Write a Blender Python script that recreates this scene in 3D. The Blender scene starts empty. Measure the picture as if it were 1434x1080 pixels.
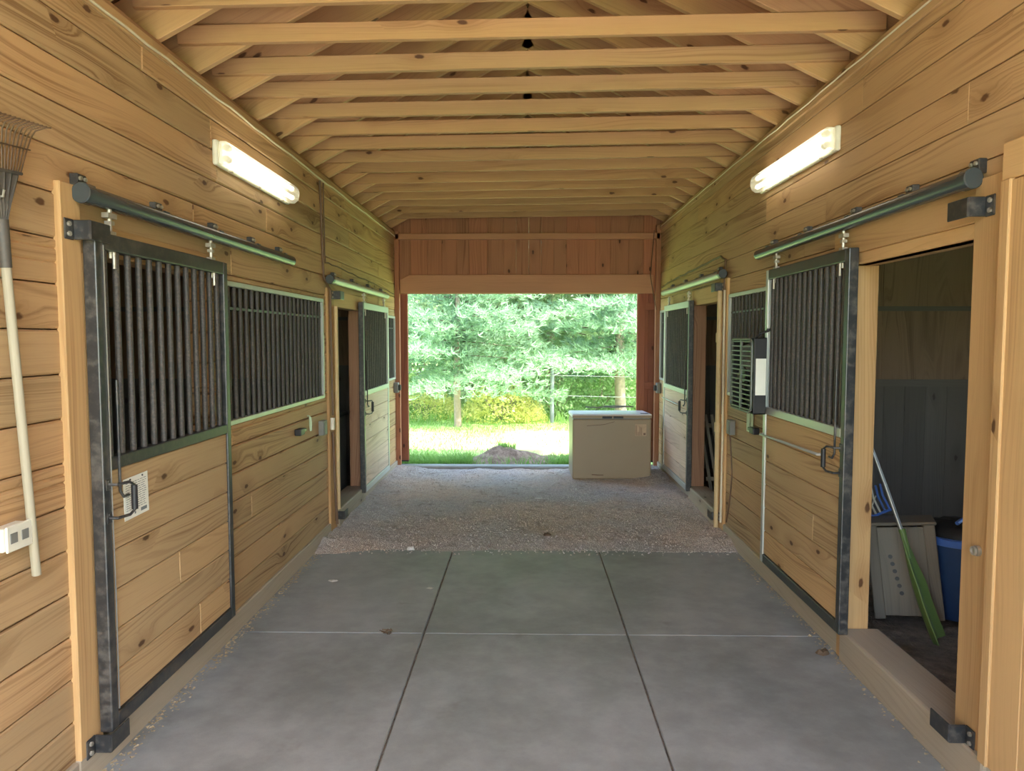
import bpy, math, random
from mathutils import Vector, Matrix, noise as mnoise
RND = random.Random(7)
S = bpy.context.scene
COL = S.collection
PI = math.pi

# ------------------------------------------------------------------ materials
class NT:
    def __init__(s, name):
        s.m = bpy.data.materials.new(name); s.m.use_nodes = True
        s.t = s.m.node_tree; s.t.nodes.clear()
        s.out = s.t.nodes.new('ShaderNodeOutputMaterial')
    def n(s, typ, **kw):
        nd = s.t.nodes.new('ShaderNode' + typ)
        ins = kw.pop('ins', {})
        for k, v in kw.items(): setattr(nd, k, v)
        for k, v in ins.items():
            if isinstance(v, bpy.types.NodeSocket): s.t.links.new(v, nd.inputs[k])
            else: nd.inputs[k].default_value = v
        return nd
    def math(s, op, a, b=0.0, c=0.0, clamp=False):
        nd = s.n('Math', operation=op, use_clamp=clamp, ins={0: a, 1: b, 2: c}); return nd.outputs[0]
    def mix(s, fac, a, b, typ='MIX'):
        nd = s.n('Mix', data_type='RGBA', blend_type=typ)
        for i, v in ((0, fac), (6, a), (7, b)):
            if isinstance(v, bpy.types.NodeSocket): s.t.links.new(v, nd.inputs[i])
            else: nd.inputs[i].default_value = v if i == 0 else (*v[:3], 1)
        return nd.outputs[2]
    def sstep(s, x, a, b):
        return s.n('MapRange', interpolation_type='SMOOTHSTEP', ins={0: x, 1: a, 2: b, 3: 0.0, 4: 1.0}).outputs[0]
    def noise(s, vec, scale=1, detail=2, rough=.5):
        return s.n('TexNoise', ins={'Vector': vec, 'Scale': scale, 'Detail': detail, 'Roughness': rough}).outputs[0]
    def comb(s, x, y, z=0.0):
        return s.n('CombineXYZ', ins={0: x, 1: y, 2: z}).outputs[0]
    def bsdf(s, color, rough=.6, metal=0., spec=.5, bump=None, bstr=.2, bdist=.01, **ex):
        b = s.n('BsdfPrincipled')
        def put(k, v):
            if isinstance(v, bpy.types.NodeSocket): s.t.links.new(v, b.inputs[k])
            elif k in ('Base Color', 'Emission Color'): b.inputs[k].default_value = (*v[:3], 1)
            else: b.inputs[k].default_value = v
        put('Base Color', color); put('Roughness', rough); put('Metallic', metal); put('Specular IOR Level', spec)
        for k, v in ex.items(): put(k.replace('_', ' '), v)
        if bump is not None:
            bp = s.n('Bump', ins={'Height': bump, 'Strength': bstr, 'Distance': bdist})
            s.t.links.new(bp.outputs[0], b.inputs['Normal'])
        s.t.links.new(b.outputs[0], s.out.inputs[0]); return b

def lin(r, g, b):
    f = lambda c: c / 12.92 if c <= .04045 else ((c + .055) / 1.055) ** 2.4
    return tuple(f(x / 255) for x in (r, g, b))

def wood(name, light, dark, knotc, ring=55., ramt=.85, knots=.3, rough=.6, tvar=.3, fib=.42, warp=13., alt=None):
    s = NT(name)
    uv = s.n('UVMap').outputs[0]
    sp = s.n('SeparateXYZ', ins={0: uv}); u, v = sp.outputs[0], sp.outputs[1]
    tone = s.n('Attribute', attribute_name='tone').outputs['Fac']
    n1 = s.noise(s.comb(s.math('MULTIPLY', u, .62), s.math('MULTIPLY', v, 4.6)), 1, 1.2)
    vo = s.n('TexVoronoi', voronoi_dimensions='2D', ins={'Vector': s.comb(s.math('MULTIPLY', u, 2.6), s.math('MULTIPLY', v, 6.0)), 'Scale': 1.0})
    d = vo.outputs['Distance']; r = s.n('SeparateXYZ', ins={0: vo.outputs['Color']}).outputs[0]
    wob = s.noise(s.comb(s.math('MULTIPLY', u, 30.), s.math('MULTIPLY', v, 60.)), 1, 1)
    d = s.math('ADD', d, s.math('MULTIPLY', s.math('SUBTRACT', wob, .5), .07))
    pres = s.math('LESS_THAN', r, knots)
    halo = s.math('MULTIPLY', pres, s.math('SUBTRACT', 1.0, s.sstep(d, .03, .5)))
    core = s.math('MULTIPLY', pres, s.math('SUBTRACT', 1.0, s.sstep(d, .045, .095)))
    rc = s.math('ADD', s.math('ADD', s.math('MULTIPLY', v, ring), s.math('MULTIPLY', n1, warp)), s.math('MULTIPLY', halo, 2.2))
    bn = s.noise(s.comb(s.math('MULTIPLY', rc, 1.35), s.math('MULTIPLY', u, .25)), 1, 2, .6)
    t = s.sstep(bn, .42, .70)
    fb = s.noise(s.comb(s.math('MULTIPLY', u, 4.5), s.math('MULTIPLY', v, 190.)), 1, 2)
    amtn = s.noise(s.comb(s.math('MULTIPLY', u, .8), s.math('MULTIPLY', v, 4.)), 1.3, 1)
    amt = s.math('MULTIPLY', s.math('MULTIPLY', t, s.sstep(amtn, .3, .7)), ramt)
    amt = s.math('ADD', amt, s.math('MULTIPLY', s.math('SUBTRACT', fb, .5), fib), clamp=True)
    base = s.mix(tone, light, alt or tuple(c * .93 for c in light))
    c = s.mix(amt, base, dark)
    c = s.mix(s.math('MULTIPLY', halo, .35), c, dark)
    c = s.mix(s.math('MULTIPLY', core, .9), c, knotc)
    big = s.noise(s.comb(s.math('MULTIPLY', u, .9), s.math('MULTIPLY', v, 2.5)), 1, 3)
    g = s.math('ADD', s.math('MULTIPLY_ADD', tone, tvar, 1 - tvar * .5), s.math('MULTIPLY', s.math('SUBTRACT', big, .5), .3))
    c = s.mix(1.0, c, s.n('CombineColor', ins={0: g, 1: g, 2: g}).outputs[0], 'MULTIPLY')
    hgt = s.math('ADD', s.math('MULTIPLY', fb, .5), s.math('MULTIPLY', t, -.4))
    s.bsdf(c, rough, spec=.3, bump=hgt, bstr=.25, bdist=.002)
    return s.m

def plain(name, col, rough=.5, metal=0., spec=.5, var=.12, sc=25., bump=0., **ex):
    s = NT(name)
    co = s.n('TexCoord').outputs['Object']
    n = s.noise(co, sc, 4)
    c = s.mix(n, tuple(x * (1 - var) for x in col), tuple(min(1, x * (1 + var)) for x in col))
    s.bsdf(c, rough, metal, spec, bump=n if bump else None, bstr=bump, bdist=.004, **ex)
    return s.m

def dusty(name, col, dust, amt=.5, rough=.45, metal=0., spec=.5, sc=30., bst=.1):
    s = NT(name)
    co = s.n('TexCoord').outputs['Object']
    n = s.noise(co, sc, 5, .65); n2 = s.noise(co, 4., 2)
    f = s.math('MULTIPLY', s.sstep(s.math('ADD', n, s.math('MULTIPLY', n2, .4)), .6, .95), amt)
    c = s.mix(f, col, dust)
    r = s.math('ADD', s.math('MULTIPLY', f, .4), rough, clamp=True)
    s.bsdf(c, r, metal, spec, bump=n, bstr=bst, bdist=.002)
    return s.m

M = {}
KN = lin(84, 52, 30)
M['wall'] = wood('pine_boards', lin(198, 166, 122), lin(128, 90, 54), KN, alt=lin(188, 150, 106), knots=.22)
M['door'] = wood('pine_door_boards', lin(204, 172, 127), lin(142, 103, 64), KN, alt=lin(194, 158, 111), knots=.24)
M['panel'] = wood('far_lit_pine_boards', lin(236, 212, 188), lin(188, 154, 126), KN, alt=lin(228, 202, 178), knots=.26)  # door pine painted paler, standing in for daylight at the far end
M['truss'] = wood('framing_lumber', lin(208, 168, 120), lin(160, 114, 74), lin(90, 58, 40), ramt=.5, knots=.24, alt=lin(200, 156, 108), tvar=.2)
M['sheath'] = wood('roof_boards', lin(164, 122, 86), lin(116, 80, 54), lin(80, 54, 40), knots=.2, tvar=.45)
M['gable'] = wood('reddish_boards', lin(190, 134, 100), lin(138, 88, 62), lin(70, 42, 32), knots=.2, tvar=.45, alt=lin(172, 114, 84))
M['header'] = wood('reddish_beam', lin(202, 148, 112), lin(160, 106, 76), lin(80, 48, 36), knots=.1, tvar=.15, ramt=.35)
M['barn_red'] = wood('red_brown_door_boards', lin(158, 96, 70), lin(112, 62, 46), lin(60, 34, 26), knots=.1)
M['weathered'] = wood('weathered_timber', lin(178, 164, 142), lin(130, 116, 96), lin(80, 68, 56), knots=.12, ramt=.4)
M['trim'] = wood('trim_boards', lin(204, 164, 112), lin(150, 104, 60), KN, knots=.12, ramt=.45, alt=lin(206, 168, 116))
M['jamb'] = wood('brown_jamb_boards', lin(170, 128, 98), lin(124, 86, 62), KN, knots=.2)
M['ply'] = wood('stall_plywood', lin(164, 142, 116), lin(100, 82, 66), lin(80, 66, 54), ring=22., warp=16., ramt=.8, knots=.04, tvar=.15)
M['stallboard'] = wood('dark_stall_boards', lin(122, 120, 112), lin(90, 88, 82), lin(80, 76, 72), knots=.1, ramt=.4, tvar=.3)
M['crate'] = wood('grey_crate_wood', lin(134, 124, 108), lin(92, 84, 72), lin(60, 54, 46), knots=.1, ramt=.5)
M['handlewood'] = wood('grey_handle_wood', lin(186, 176, 150), lin(150, 138, 112), lin(120, 104, 84), knots=0., ramt=.4)
M['black'] = dusty('black_steel', lin(40, 42, 44), lin(120, 112, 100), .45, .34, .0, .8)
M['bar'] = dusty('dusty_black_bars', lin(64, 61, 58), lin(122, 110, 98), .5, .5, 0., .5, 90.)
M['rail'] = plain('dark_rail_steel', lin(74, 82, 84), .25, .3, .7, var=.06, sc=6.)
M['galv'] = dusty('galvanized_steel', lin(196, 200, 194), lin(206, 206, 198), .4, .36, .5, .5, 40., .02)
M['zinc'] = dusty('zinc_hardware', lin(190, 184, 168), lin(150, 140, 120), .3, .4, .6, .5)
M['white_plastic'] = plain('cream_plastic', lin(232, 228, 208), .4)
M['grey_plastic'] = plain('grey_plastic', lin(128, 128, 122), .5)
M['dark_plastic'] = plain('dark_plastic', lin(38, 38, 40), .45)
M['rake'] = dusty('dark_rake_metal', lin(84, 80, 74), lin(120, 108, 92), .5, .55, .3)
M['tine'] = dusty('brown_rake_tines', lin(96, 74, 52), lin(130, 100, 70), .5, .5, .4)
M['pvc'] = plain('tan_pipe', lin(214, 186, 136), .45)
M['wire'] = plain('brown_cable', lin(110, 84, 62), .6)
M['white_wire'] = plain('cream_cable', lin(226, 214, 184), .5)
M['freezer'] = plain('almond_enamel', lin(156, 137, 108), .42, var=.05, sc=4.)
M['skylit_lid'] = plain('skylit_enamel', lin(232, 230, 232), .35, var=.05, sc=6.)  # freezer enamel painted whiter in place of sky light on the lid
M['paper'] = plain('paper', lin(240, 240, 226), .8, var=.03)
M['ink'] = plain('printed_ink', lin(120, 128, 128), .8)
M['blue'] = plain('blue_plastic', lin(54, 80, 122), .4)
M['blue_light'] = plain('bright_blue_plastic', lin(90, 132, 214), .3)
M['bag'] = plain('dark_feed_bag', lin(46, 48, 52), .5, bump=.3)
M['green'] = plain('green_plastic', lin(108, 134, 72), .4)
M['alu'] = plain('grey_pole_metal', lin(160, 160, 156), .35, .7)
M['strap'] = plain('pale_green_strap', lin(206, 226, 190), .6)
M['bark'] = plain('pine_bark', lin(150, 134, 120), .9, var=.4, sc=18., bump=.8)
M['twig'] = plain('dark_twig_bark', lin(92, 82, 70), .9)
M['postwood'] = plain('grey_post_wood', lin(122, 130, 134), .8, var=.2)
M['leaf_brown'] = plain('dry_leaf', lin(96, 76, 56), .8)
M['stone'] = plain('pale_stone', lin(200, 196, 188), .8)
M['fan_grey'] = dusty('grey_fan_grille', lin(104, 110, 104), lin(150, 146, 132), .5, .4, .3)

def mk_leaf(name, a, b, trans=.45):
    s = NT(name)
    co = s.n('TexCoord').outputs['Object']
    n = s.noise(co, 1.6, 3); tone = s.n('Attribute', attribute_name='tone').outputs['Fac']
    c = s.mix(s.math('ADD', s.math('MULTIPLY', n, .5), s.math('MULTIPLY', tone, .5)), a, b)
    d = s.n('BsdfDiffuse', ins={0: c}); t = s.n('BsdfTranslucent', ins={0: c})
    g = s.n('BsdfGlossy', ins={1: .45})
    mx = s.n('MixShader', ins={0: trans}); s.t.links.new(d.outputs[0], mx.inputs[1]); s.t.links.new(t.outputs[0], mx.inputs[2])
    m2 = s.n('MixShader', ins={0: .04}); s.t.links.new(mx.outputs[0], m2.inputs[1]); s.t.links.new(g.outputs[0], m2.inputs[2])
    s.t.links.new(m2.outputs[0], s.out.inputs[0]); return s.m
M['needle'] = mk_leaf('pine_needles', lin(100, 138, 104), lin(184, 216, 180))
M['needle2'] = mk_leaf('pine_needles_yellowish', lin(100, 138, 92), lin(190, 216, 162))
M['shrub'] = mk_leaf('shrub_leaves', lin(132, 172, 112), lin(196, 220, 160), .55)
M['gold'] = mk_leaf('yellow_green_leaves', lin(206, 212, 120), lin(240, 236, 164), .6)
M['grass'] = mk_leaf('grass_blades', lin(98, 150, 70), lin(164, 200, 104))

def mk_concrete():
    s = NT('concrete')
    co = s.n('TexCoord').outputs['Object']
    n = s.noise(co, 1.1, 5, .6); n2 = s.noise(co, 7., 5, .65); n3 = s.noise(co, 160., 2)
    f = s.math('ADD', s.math('MULTIPLY', s.sstep(n, .3, .72), .65), s.math('MULTIPLY', s.sstep(n2, .3, .75), .35))
    c = s.mix(f, lin(126, 128, 124), lin(172, 174, 170))
    st = s.sstep(s.noise(co, 2.6, 4, .7), .62, .78)
    c = s.mix(s.math('MULTIPLY', st, .45), c, lin(112, 106, 96))
    c = s.mix(s.math('MULTIPLY', s.math('SUBTRACT', n3, .5), .3, clamp=True), c, lin(100, 100, 98))
    s.bsdf(c, s.math('MULTIPLY_ADD', n2, .3, .42), spec=.35, bump=s.math('ADD', n3, s.math('MULTIPLY', n2, 2.)), bstr=.15, bdist=.003); return s.m
M['concrete'] = mk_concrete()
M['apron'] = plain('bounce_apron_concrete', lin(206, 204, 196), .8, sc=3.)  # tone chosen pale so the unseen apron bounces neutral light
def mk_gravel():
    s = NT('gravel')
    co = s.n('TexCoord').outputs['Object']
    vo = s.n('TexVoronoi', ins={'Vector': co, 'Scale': 95.})
    rr = s.n('SeparateXYZ', ins={0: vo.outputs['Color']}).outputs[0]
    big = s.noise(co, .9, 3)
    a = s.mix(s.sstep(big, .38, .62), lin(204, 198, 192), lin(222, 200, 180))
    c = s.mix(s.math('MULTIPLY', rr, .8), s.mix(.5, a, lin(128, 118, 110)), a)
    c = s.mix(s.math('GREATER_THAN', rr, .93), c, lin(206, 196, 184))
    med = s.noise(co, 9., 4, .6)
    c = s.mix(s.math('MULTIPLY', s.sstep(med, .52, .7), .5), c, lin(136, 122, 110))
    h = s.math('ADD', s.math('SUBTRACT', 1., vo.outputs['Distance']), s.math('MULTIPLY', med, 2.))
    s.bsdf(c, .9, spec=.2, bump=h, bstr=.7, bdist=.012); return s.m
M['gravel'] = mk_gravel()
def mk_dirt(name, a, b):
    s = NT(name)
    co = s.n('TexCoord').outputs['Object']
    n = s.noise(co, 12., 6, .7); n2 = s.noise(co, 90., 2)
    c = s.mix(s.sstep(n, .3, .7), a, b); c = s.mix(s.math('MULTIPLY', n2, .5), c, a)
    s.bsdf(c, .95, spec=.1, bump=s.math('ADD', n, n2), bstr=.9, bdist=.02); return s.m
M['dirt'] = mk_dirt('stall_dirt', lin(112, 102, 92), lin(160, 148, 132))
M['mound'] = mk_dirt('bare_soil', lin(120, 104, 90), lin(182, 162, 142))
def mk_lawn():
    s = NT('lawn')
    co = s.n('TexCoord').outputs['Object']
    sp = s.n('SeparateXYZ', ins={0: co})
    n = s.noise(co, .55, 4, .6); n2 = s.noise(co, 6., 4, .7)
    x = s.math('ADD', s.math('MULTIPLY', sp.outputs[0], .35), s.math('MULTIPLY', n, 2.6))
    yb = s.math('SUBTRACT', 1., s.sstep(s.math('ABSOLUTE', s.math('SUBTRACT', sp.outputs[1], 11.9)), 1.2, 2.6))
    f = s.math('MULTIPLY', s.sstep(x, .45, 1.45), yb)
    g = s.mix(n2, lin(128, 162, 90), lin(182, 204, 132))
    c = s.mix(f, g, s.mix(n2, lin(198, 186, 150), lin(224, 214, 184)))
    s.bsdf(c, .9, spec=.1, bump=n2, bstr=.6, bdist=.03); return s.m
M['lawn'] = mk_lawn()
def mk_emit(name, col, st):
    s = NT(name); e = s.n('Emission', ins={0: (*col, 1), 1: st}); s.t.links.new(e.outputs[0], s.out.inputs[0]); return s.m
M['tube'] = mk_emit('lit_fluorescent_tube', (1., .95, .83), 3.2)
def mk_diff():
    s = NT('ribbed_diffuser')
    d = s.n('BsdfDiffuse', ins={0: (.8, .78, .68, 1)}); t = s.n('BsdfTransparent', ins={0: (1, 1, .97, 1)})
    e = s.n('Emission', ins={0: (1, .9, .66, 1), 1: .06})
    a = s.n('AddShader'); s.t.links.new(d.outputs[0], a.inputs[0]); s.t.links.new(e.outputs[0], a.inputs[1])
    mx = s.n('MixShader', ins={0: .5}); s.t.links.new(t.outputs[0], mx.inputs[1]); s.t.links.new(a.outputs[0], mx.inputs[2])
    s.t.links.new(mx.outputs[0], s.out.inputs[0]); return s.m
M['diffuser'] = mk_diff()

# ------------------------------------------------------------------ mesh builder
WL = {}
class MB:
    def __init__(s): s.v = []; s.f = []; s.uv = []; s.tn = []
    def face(s, pts, uvs=None, tone=.5):
        b = len(s.v); s.v += [Vector(p) for p in pts]; s.f.append(tuple(range(b, b + len(pts))))
        s.uv.append(uvs or [(0, 0)] * len(pts)); s.tn.append(tone)
    def box(s, lo, hi, axis=1, tone=None, Mx=None):
        lo = Vector(lo); hi = Vector(hi)
        tone = RND.random() if tone is None else tone
        ou, ov = RND.random() * 60, RND.random() * 60
        b = len(s.v)
        P = [Vector((x, y, z)) for z in (lo.z, hi.z) for y in (lo.y, hi.y) for x in (lo.x, hi.x)]
        s.v += [Mx @ p for p in P] if Mx else P
        others = [i for i in range(3) if i != axis]
        for q, nrm in (((0, 2, 3, 1), 2), ((4, 5, 7, 6), 2), ((0, 1, 5, 4), 1), ((2, 6, 7, 3), 1), ((0, 4, 6, 2), 0), ((1, 3, 7, 5), 0)):
            s.f.append(tuple(b + i for i in q)); s.tn.append(tone)
            if nrm == axis: s.uv.append([(P[i][others[0]] * .3 + ou, P[i][others[1]] + ov) for i in q])
            else:
                o = [i for i in others if i != nrm][0]
                s.uv.append([(P[i][axis] + ou, P[i][o] + ov + .37 * nrm) for i in q])
        return s
    def beam(s, p0, p1, w, h, up=(0, 0, 1), tone=None):
        p0 = Vector(p0); p1 = Vector(p1); d = p1 - p0; L = d.length; d.normalize()
        side = d.cross(Vector(up)).normalized(); u2 = side.cross(d)
        Mx = Matrix((d, side, u2)).transposed().to_4x4(); Mx.translation = p0
        return s.box((0, -w / 2, -h / 2), (L, w / 2, h / 2), 0, tone, Mx)
    def tube(s, path, r, n=8, r1=None, cap=True, tone=None):
        path = [Vector(p) for p in path]; tone = RND.random() if tone is None else tone
        N = len(path); rings = []; acc = 0; off = RND.random() * 40
        ref = None
        for i, p in enumerate(path):
            d = (path[min(i + 1, N - 1)] - path[max(i - 1, 0)]).normalized()
            if ref is None:
                ref = d.orthogonal().normalized()
            ref = (ref - d * ref.dot(d)).normalized(); b2 = d.cross(ref)
            rr = r if r1 is None else r + (r1 - r) * i / (N - 1)
            if i: acc += (p - path[i - 1]).length
            rings.append((len(s.v), acc))
            s.v += [p + ref * math.cos(2 * PI * k / n) * rr + b2 * math.sin(2 * PI * k / n) * rr for k in range(n)]
        for i in range(N - 1):
            a, la = rings[i]; b, lb = rings[i + 1]
            for k in range(n):
                k2 = (k + 1) % n
                s.f.append((a + k, a + k2, b + k2, b + k)); s.tn.append(tone)
                v0, v1 = k * 2 * PI * r / n, (k + 1) * 2 * PI * r / n
                s.uv.append([(la + off, v0), (la + off, v1), (lb + off, v1), (lb + off, v0)])
        if cap:
            for (a, _), rev in ((rings[0], True), (rings[-1], False)):
                q = [a + k for k in range(n)]; s.f.append(tuple(q[::-1] if rev else q)); s.uv.append([(0, 0)] * n); s.tn.append(tone)
        return s
    def lathe(s, prof, Mx=None, n=24, tone=.5):
        b = len(s.v); Mx = Mx or Matrix()
        for (r, z) in prof:
            s.v += [Mx @ Vector((r * math.cos(2 * PI * k / n), r * math.sin(2 * PI * k / n), z)) for k in range(n)]
        for i in range(len(prof) - 1):
            for k in range(n):
                k2 = (k + 1) % n
                s.f.append((b + i * n + k, b + i * n + k2, b + (i + 1) * n + k2, b + (i + 1) * n + k)); s.uv.append([(0, 0)] * 4); s.tn.append(tone)
        return s
    def prism(s, pts, a, b, fn, tone=.5):
        """pts 2-D outline (ccw) extruded from a to b; fn(p, q, t) -> world"""
        n = len(pts); base = len(s.v)
        s.v += [Vector(fn(p, q, a)) for p, q in pts] + [Vector(fn(p, q, b)) for p, q in pts]
        s.f.append(tuple(base + i for i in range(n))[::-1]); s.uv.append([(0, 0)] * n); s.tn.append(tone)
        s.f.append(tuple(base + n + i for i in range(n))); s.uv.append([(0, 0)] * n); s.tn.append(tone)
        for i in range(n):
            j = (i + 1) % n
            s.f.append((base + i, base + j, base + n + j, base + n + i)); s.uv.append([(0, 0)] * 4); s.tn.append(tone)
        return s
    def build(s, name, mat, parent=None, bev=0., smooth=0., local=False, seg=1, fixn=True):
        me = bpy.data.meshes.new(name)
        if parent is None:
            xs = [v.x for v in s.v]; ys = [v.y for v in s.v]; zs = [v.z for v in s.v]
            o0 = Vector(((min(xs) + max(xs)) / 2, (min(ys) + max(ys)) / 2, min(zs)))
        else: o0 = Vector() if local else WL[parent.name]
        me.from_pydata([v - o0 for v in s.v], [], s.f)
        ul = me.uv_layers.new(name='UVMap'); flat = [c for f in s.uv for p in f for c in p]
        ul.data.foreach_set('uv', flat)
        at = me.attributes.new('tone', 'FLOAT', 'FACE'); at.data.foreach_set('value', s.tn)
        me.materials.append(M[mat]); me.update()
        if fixn:
            import bmesh
            bm = bmesh.new(); bm.from_mesh(me); bmesh.ops.recalc_face_normals(bm, faces=bm.faces); bm.to_mesh(me); bm.free()
        if smooth: me.shade_smooth(); me.set_sharp_from_angle(angle=math.radians(smooth))
        o = bpy.data.objects.new(name, me); COL.objects.link(o)
        if parent: o.parent = parent; WL[o.name] = WL[parent.name]
        else: o.location = o0; WL[o.name] = o0
        if bev:
            m = o.modifiers.new('bevel', 'BEVEL'); m.width = bev; m.segments = seg; m.limit_method = 'ANGLE'; m.angle_limit = math.radians(40)
        return o

def tag(o, label, cat, group=None, kind=None):
    o['label'] = label; o['category'] = cat
    if group: o['group'] = group
    if kind: o['kind'] = kind
    return o
def struct(o, label=None, cat=None):
    o['kind'] = 'structure'
    if label: o['label'] = label; o['category'] = cat
    return o
def thing(name, label, cat, loc, group=None, rot=(0, 0, 0)):
    o = bpy.data.objects.new(name, None); COL.objects.link(o); o.location = loc; o.rotation_euler = rot
    o.empty_display_size = .1
    WL[o.name] = Vector(loc); return tag(o, label, cat, group)

# ------------------------------------------------------------------ shell
XW = 1.69; TH = .11; YN = -1.3; YF = 9.5
PITCH = .163
def boards(mb, side, y0, y1, z0, z1, openings, x0=XW, th=TH, seed=1, row0=0.0):
    r = random.Random(seed)
    rows = []; z = row0
    while z < z1: rows.append((z, z + PITCH)); z += PITCH
    for (ra, rb) in rows:
        cuts = sorted({max(ra, z0), min(rb, z1)} | {c for o in openings for c in o[2:] if max(ra, z0) < c < min(rb, z1)})
        butts = []; y = y0 + r.uniform(.5, 2.6)
        while y < y1: butts.append(y); y += r.choice((2.4, 3.0, 3.6, 3.6))
        tones = [r.random() for _ in range(len(butts) + 2)]
        for a, b in zip(cuts, cuts[1:]):
            if b - a < .004: continue
            iv = [(y0, y1)]
            for (oa, ob, oz0, oz1) in openings:
                if oz0 < (a + b) / 2 < oz1:
                    nv = []
                    for (p, q) in iv:
                        if oa > p: nv.append((p, min(q, oa)))
                        if ob < q: nv.append((max(p, ob), q))
                    iv = [(p, q) for p, q in nv if q - p > .003]
            for (p, q) in iv:
                bs = [p] + [t for t in butts if p + .02 < t < q - .02] + [q]
                for c, d in zip(bs, bs[1:]):
                    g0 = .0024 if a == ra else 0; g1 = .0024 if b == rb else 0
                    k = sum(1 for t in butts if t < (c + d) / 2)
                    x_a, x_b = sorted((side * x0, side * (x0 + th)))
                    mb.box((x_a, c + .0006, a + g0), (x_b, d - .0006, b - g1), 1, tones[k])
    return mb

# openings (ya, yb, za, zb)
GL1 = (4.02, 6.10, 1.20, 2.02); GR1 = (3.98, 6.24, 1.22, 2.06)
GL2 = (7.55, 9.42, 1.17, 1.97); GR2 = (7.58, 9.42, 1.17, 2.04)
DL1 = (2.80, 3.90, .0, 2.02); DR1 = (2.83, 3.86, .0, 2.07)
DL2 = (6.42, 7.45, .0, 1.97); DR2 = (6.45, 7.50, .0, 2.02)
struct(boards(MB(), -1, YN, YF, .1, 3.035, [GL1, DL1, GL2, DL2], seed=3, row0=.1).build('wall_left', 'wall', bev=.007))
struct(boards(MB(), 1, YN, YF, .1, 3.13, [GR1, DR1, GR2, DR2], seed=5, row0=.07).build('wall_right', 'wall', bev=.007))

# concrete curb / baseboards
for side, segs, nm in ((-1, ((YN, 2.64), (2.64, 6.40), (7.52, YF)), 'baseboard_left'), (1, ((YN, 2.62), (3.90, 6.42), (7.55, YF)), 'baseboard_right')):
    mb = MB()
    for a, b in segs:
        x = sorted((side * 1.672, side * 1.80)); mb.box((x[0], a, -.02), (x[1], b, .115), 1)
    struct(mb.build(nm, 'weathered', bev=.006))

# trim posts, jambs and headers around the stall openings
tn = 0
def trim(lo, hi, axis=2, mat='trim', bev=.004, tone=None):
    global tn; tn += 1
    return struct(MB().box(lo, hi, axis, tone).build('trim_%d' % tn, mat, bev=bev))
trim((-1.70, 2.645, .11), (-1.668, 2.765, 2.262)); trim((-1.80, 2.765, .11), (-1.672, 2.80, 2.02))
trim((-1.70, 2.77, 2.02), (-1.674, 4.0, 2.14), 1)
trim((-1.705, 6.20, .0), (-1.670, 6.40, 2.12)); trim((-1.804, 7.445, .0), (-1.674, 7.52, 2.03), 2, 'jamb'); trim((-1.705, 6.40, 1.97), (-1.674, 7.6, 2.11), 1)
trim((1.668, 2.64, .168), (1.803, 2.83, 2.285)); trim((1.665, 3.855, .0), (1.804, 3.92, 2.07)); trim((1.672, 2.83, 2.13), (1.705, 4.1, 2.275), 1); trim((1.679, 2.83, 2.07), (1.75, 3.9, 2.13), 1)
trim((1.670, 6.25, .0), (1.705, 6.45, 2.2)); trim((1.672, 7.495, .0), (1.804, 7.57, 2.04), 2, 'jamb'); trim((1.674, 6.45, 2.02), (1.705, 7.6, 2.17), 1)
# sills under the open stalls: thick timbers
sr = thing('timber_sill', 'thick worn timber sill under the open near right stall, grey on top', 'sill', (1.72, 3.34, 0), 'stall sills')
MB().box((1.652, 2.62, -.01), (1.86, 3.86, .168), 1).build('beam', 'weathered', sr, bev=.014, seg=2)
for sx, a, b, lab in ((-1, 6.40, 7.45, 'pale timber sill under the open far left stall doorway'), (1, 6.44, 7.50, 'pale timber sill under the open far right stall doorway')):
    x = sorted((sx * 1.645, sx * 1.84))
    tag(MB().box((x[0], a, -.01), (x[1], b, .19), 1).build('timber_sill', 'weathered', bev=.012, seg=2), lab, 'sill', 'stall sills')

# near right: wood-faced door in a cased frame
def near_right_door():
    mb = MB(); y = 1.62
    while y < 2.60:
        mb.box((1.640, y + .001, .17), (1.70, min(y + .16, 2.62) - .001, 2.235), 2); y += .16
    o = struct(mb.build('door_1', 'trim', bev=.004))
    trim((1.632, 2.575, .17), (1.655, 2.625, 2.24)); trim((1.645, 1.5, 2.24), (1.70, 2.64, 2.37), 1, 'trim')
near_right_door()

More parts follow.
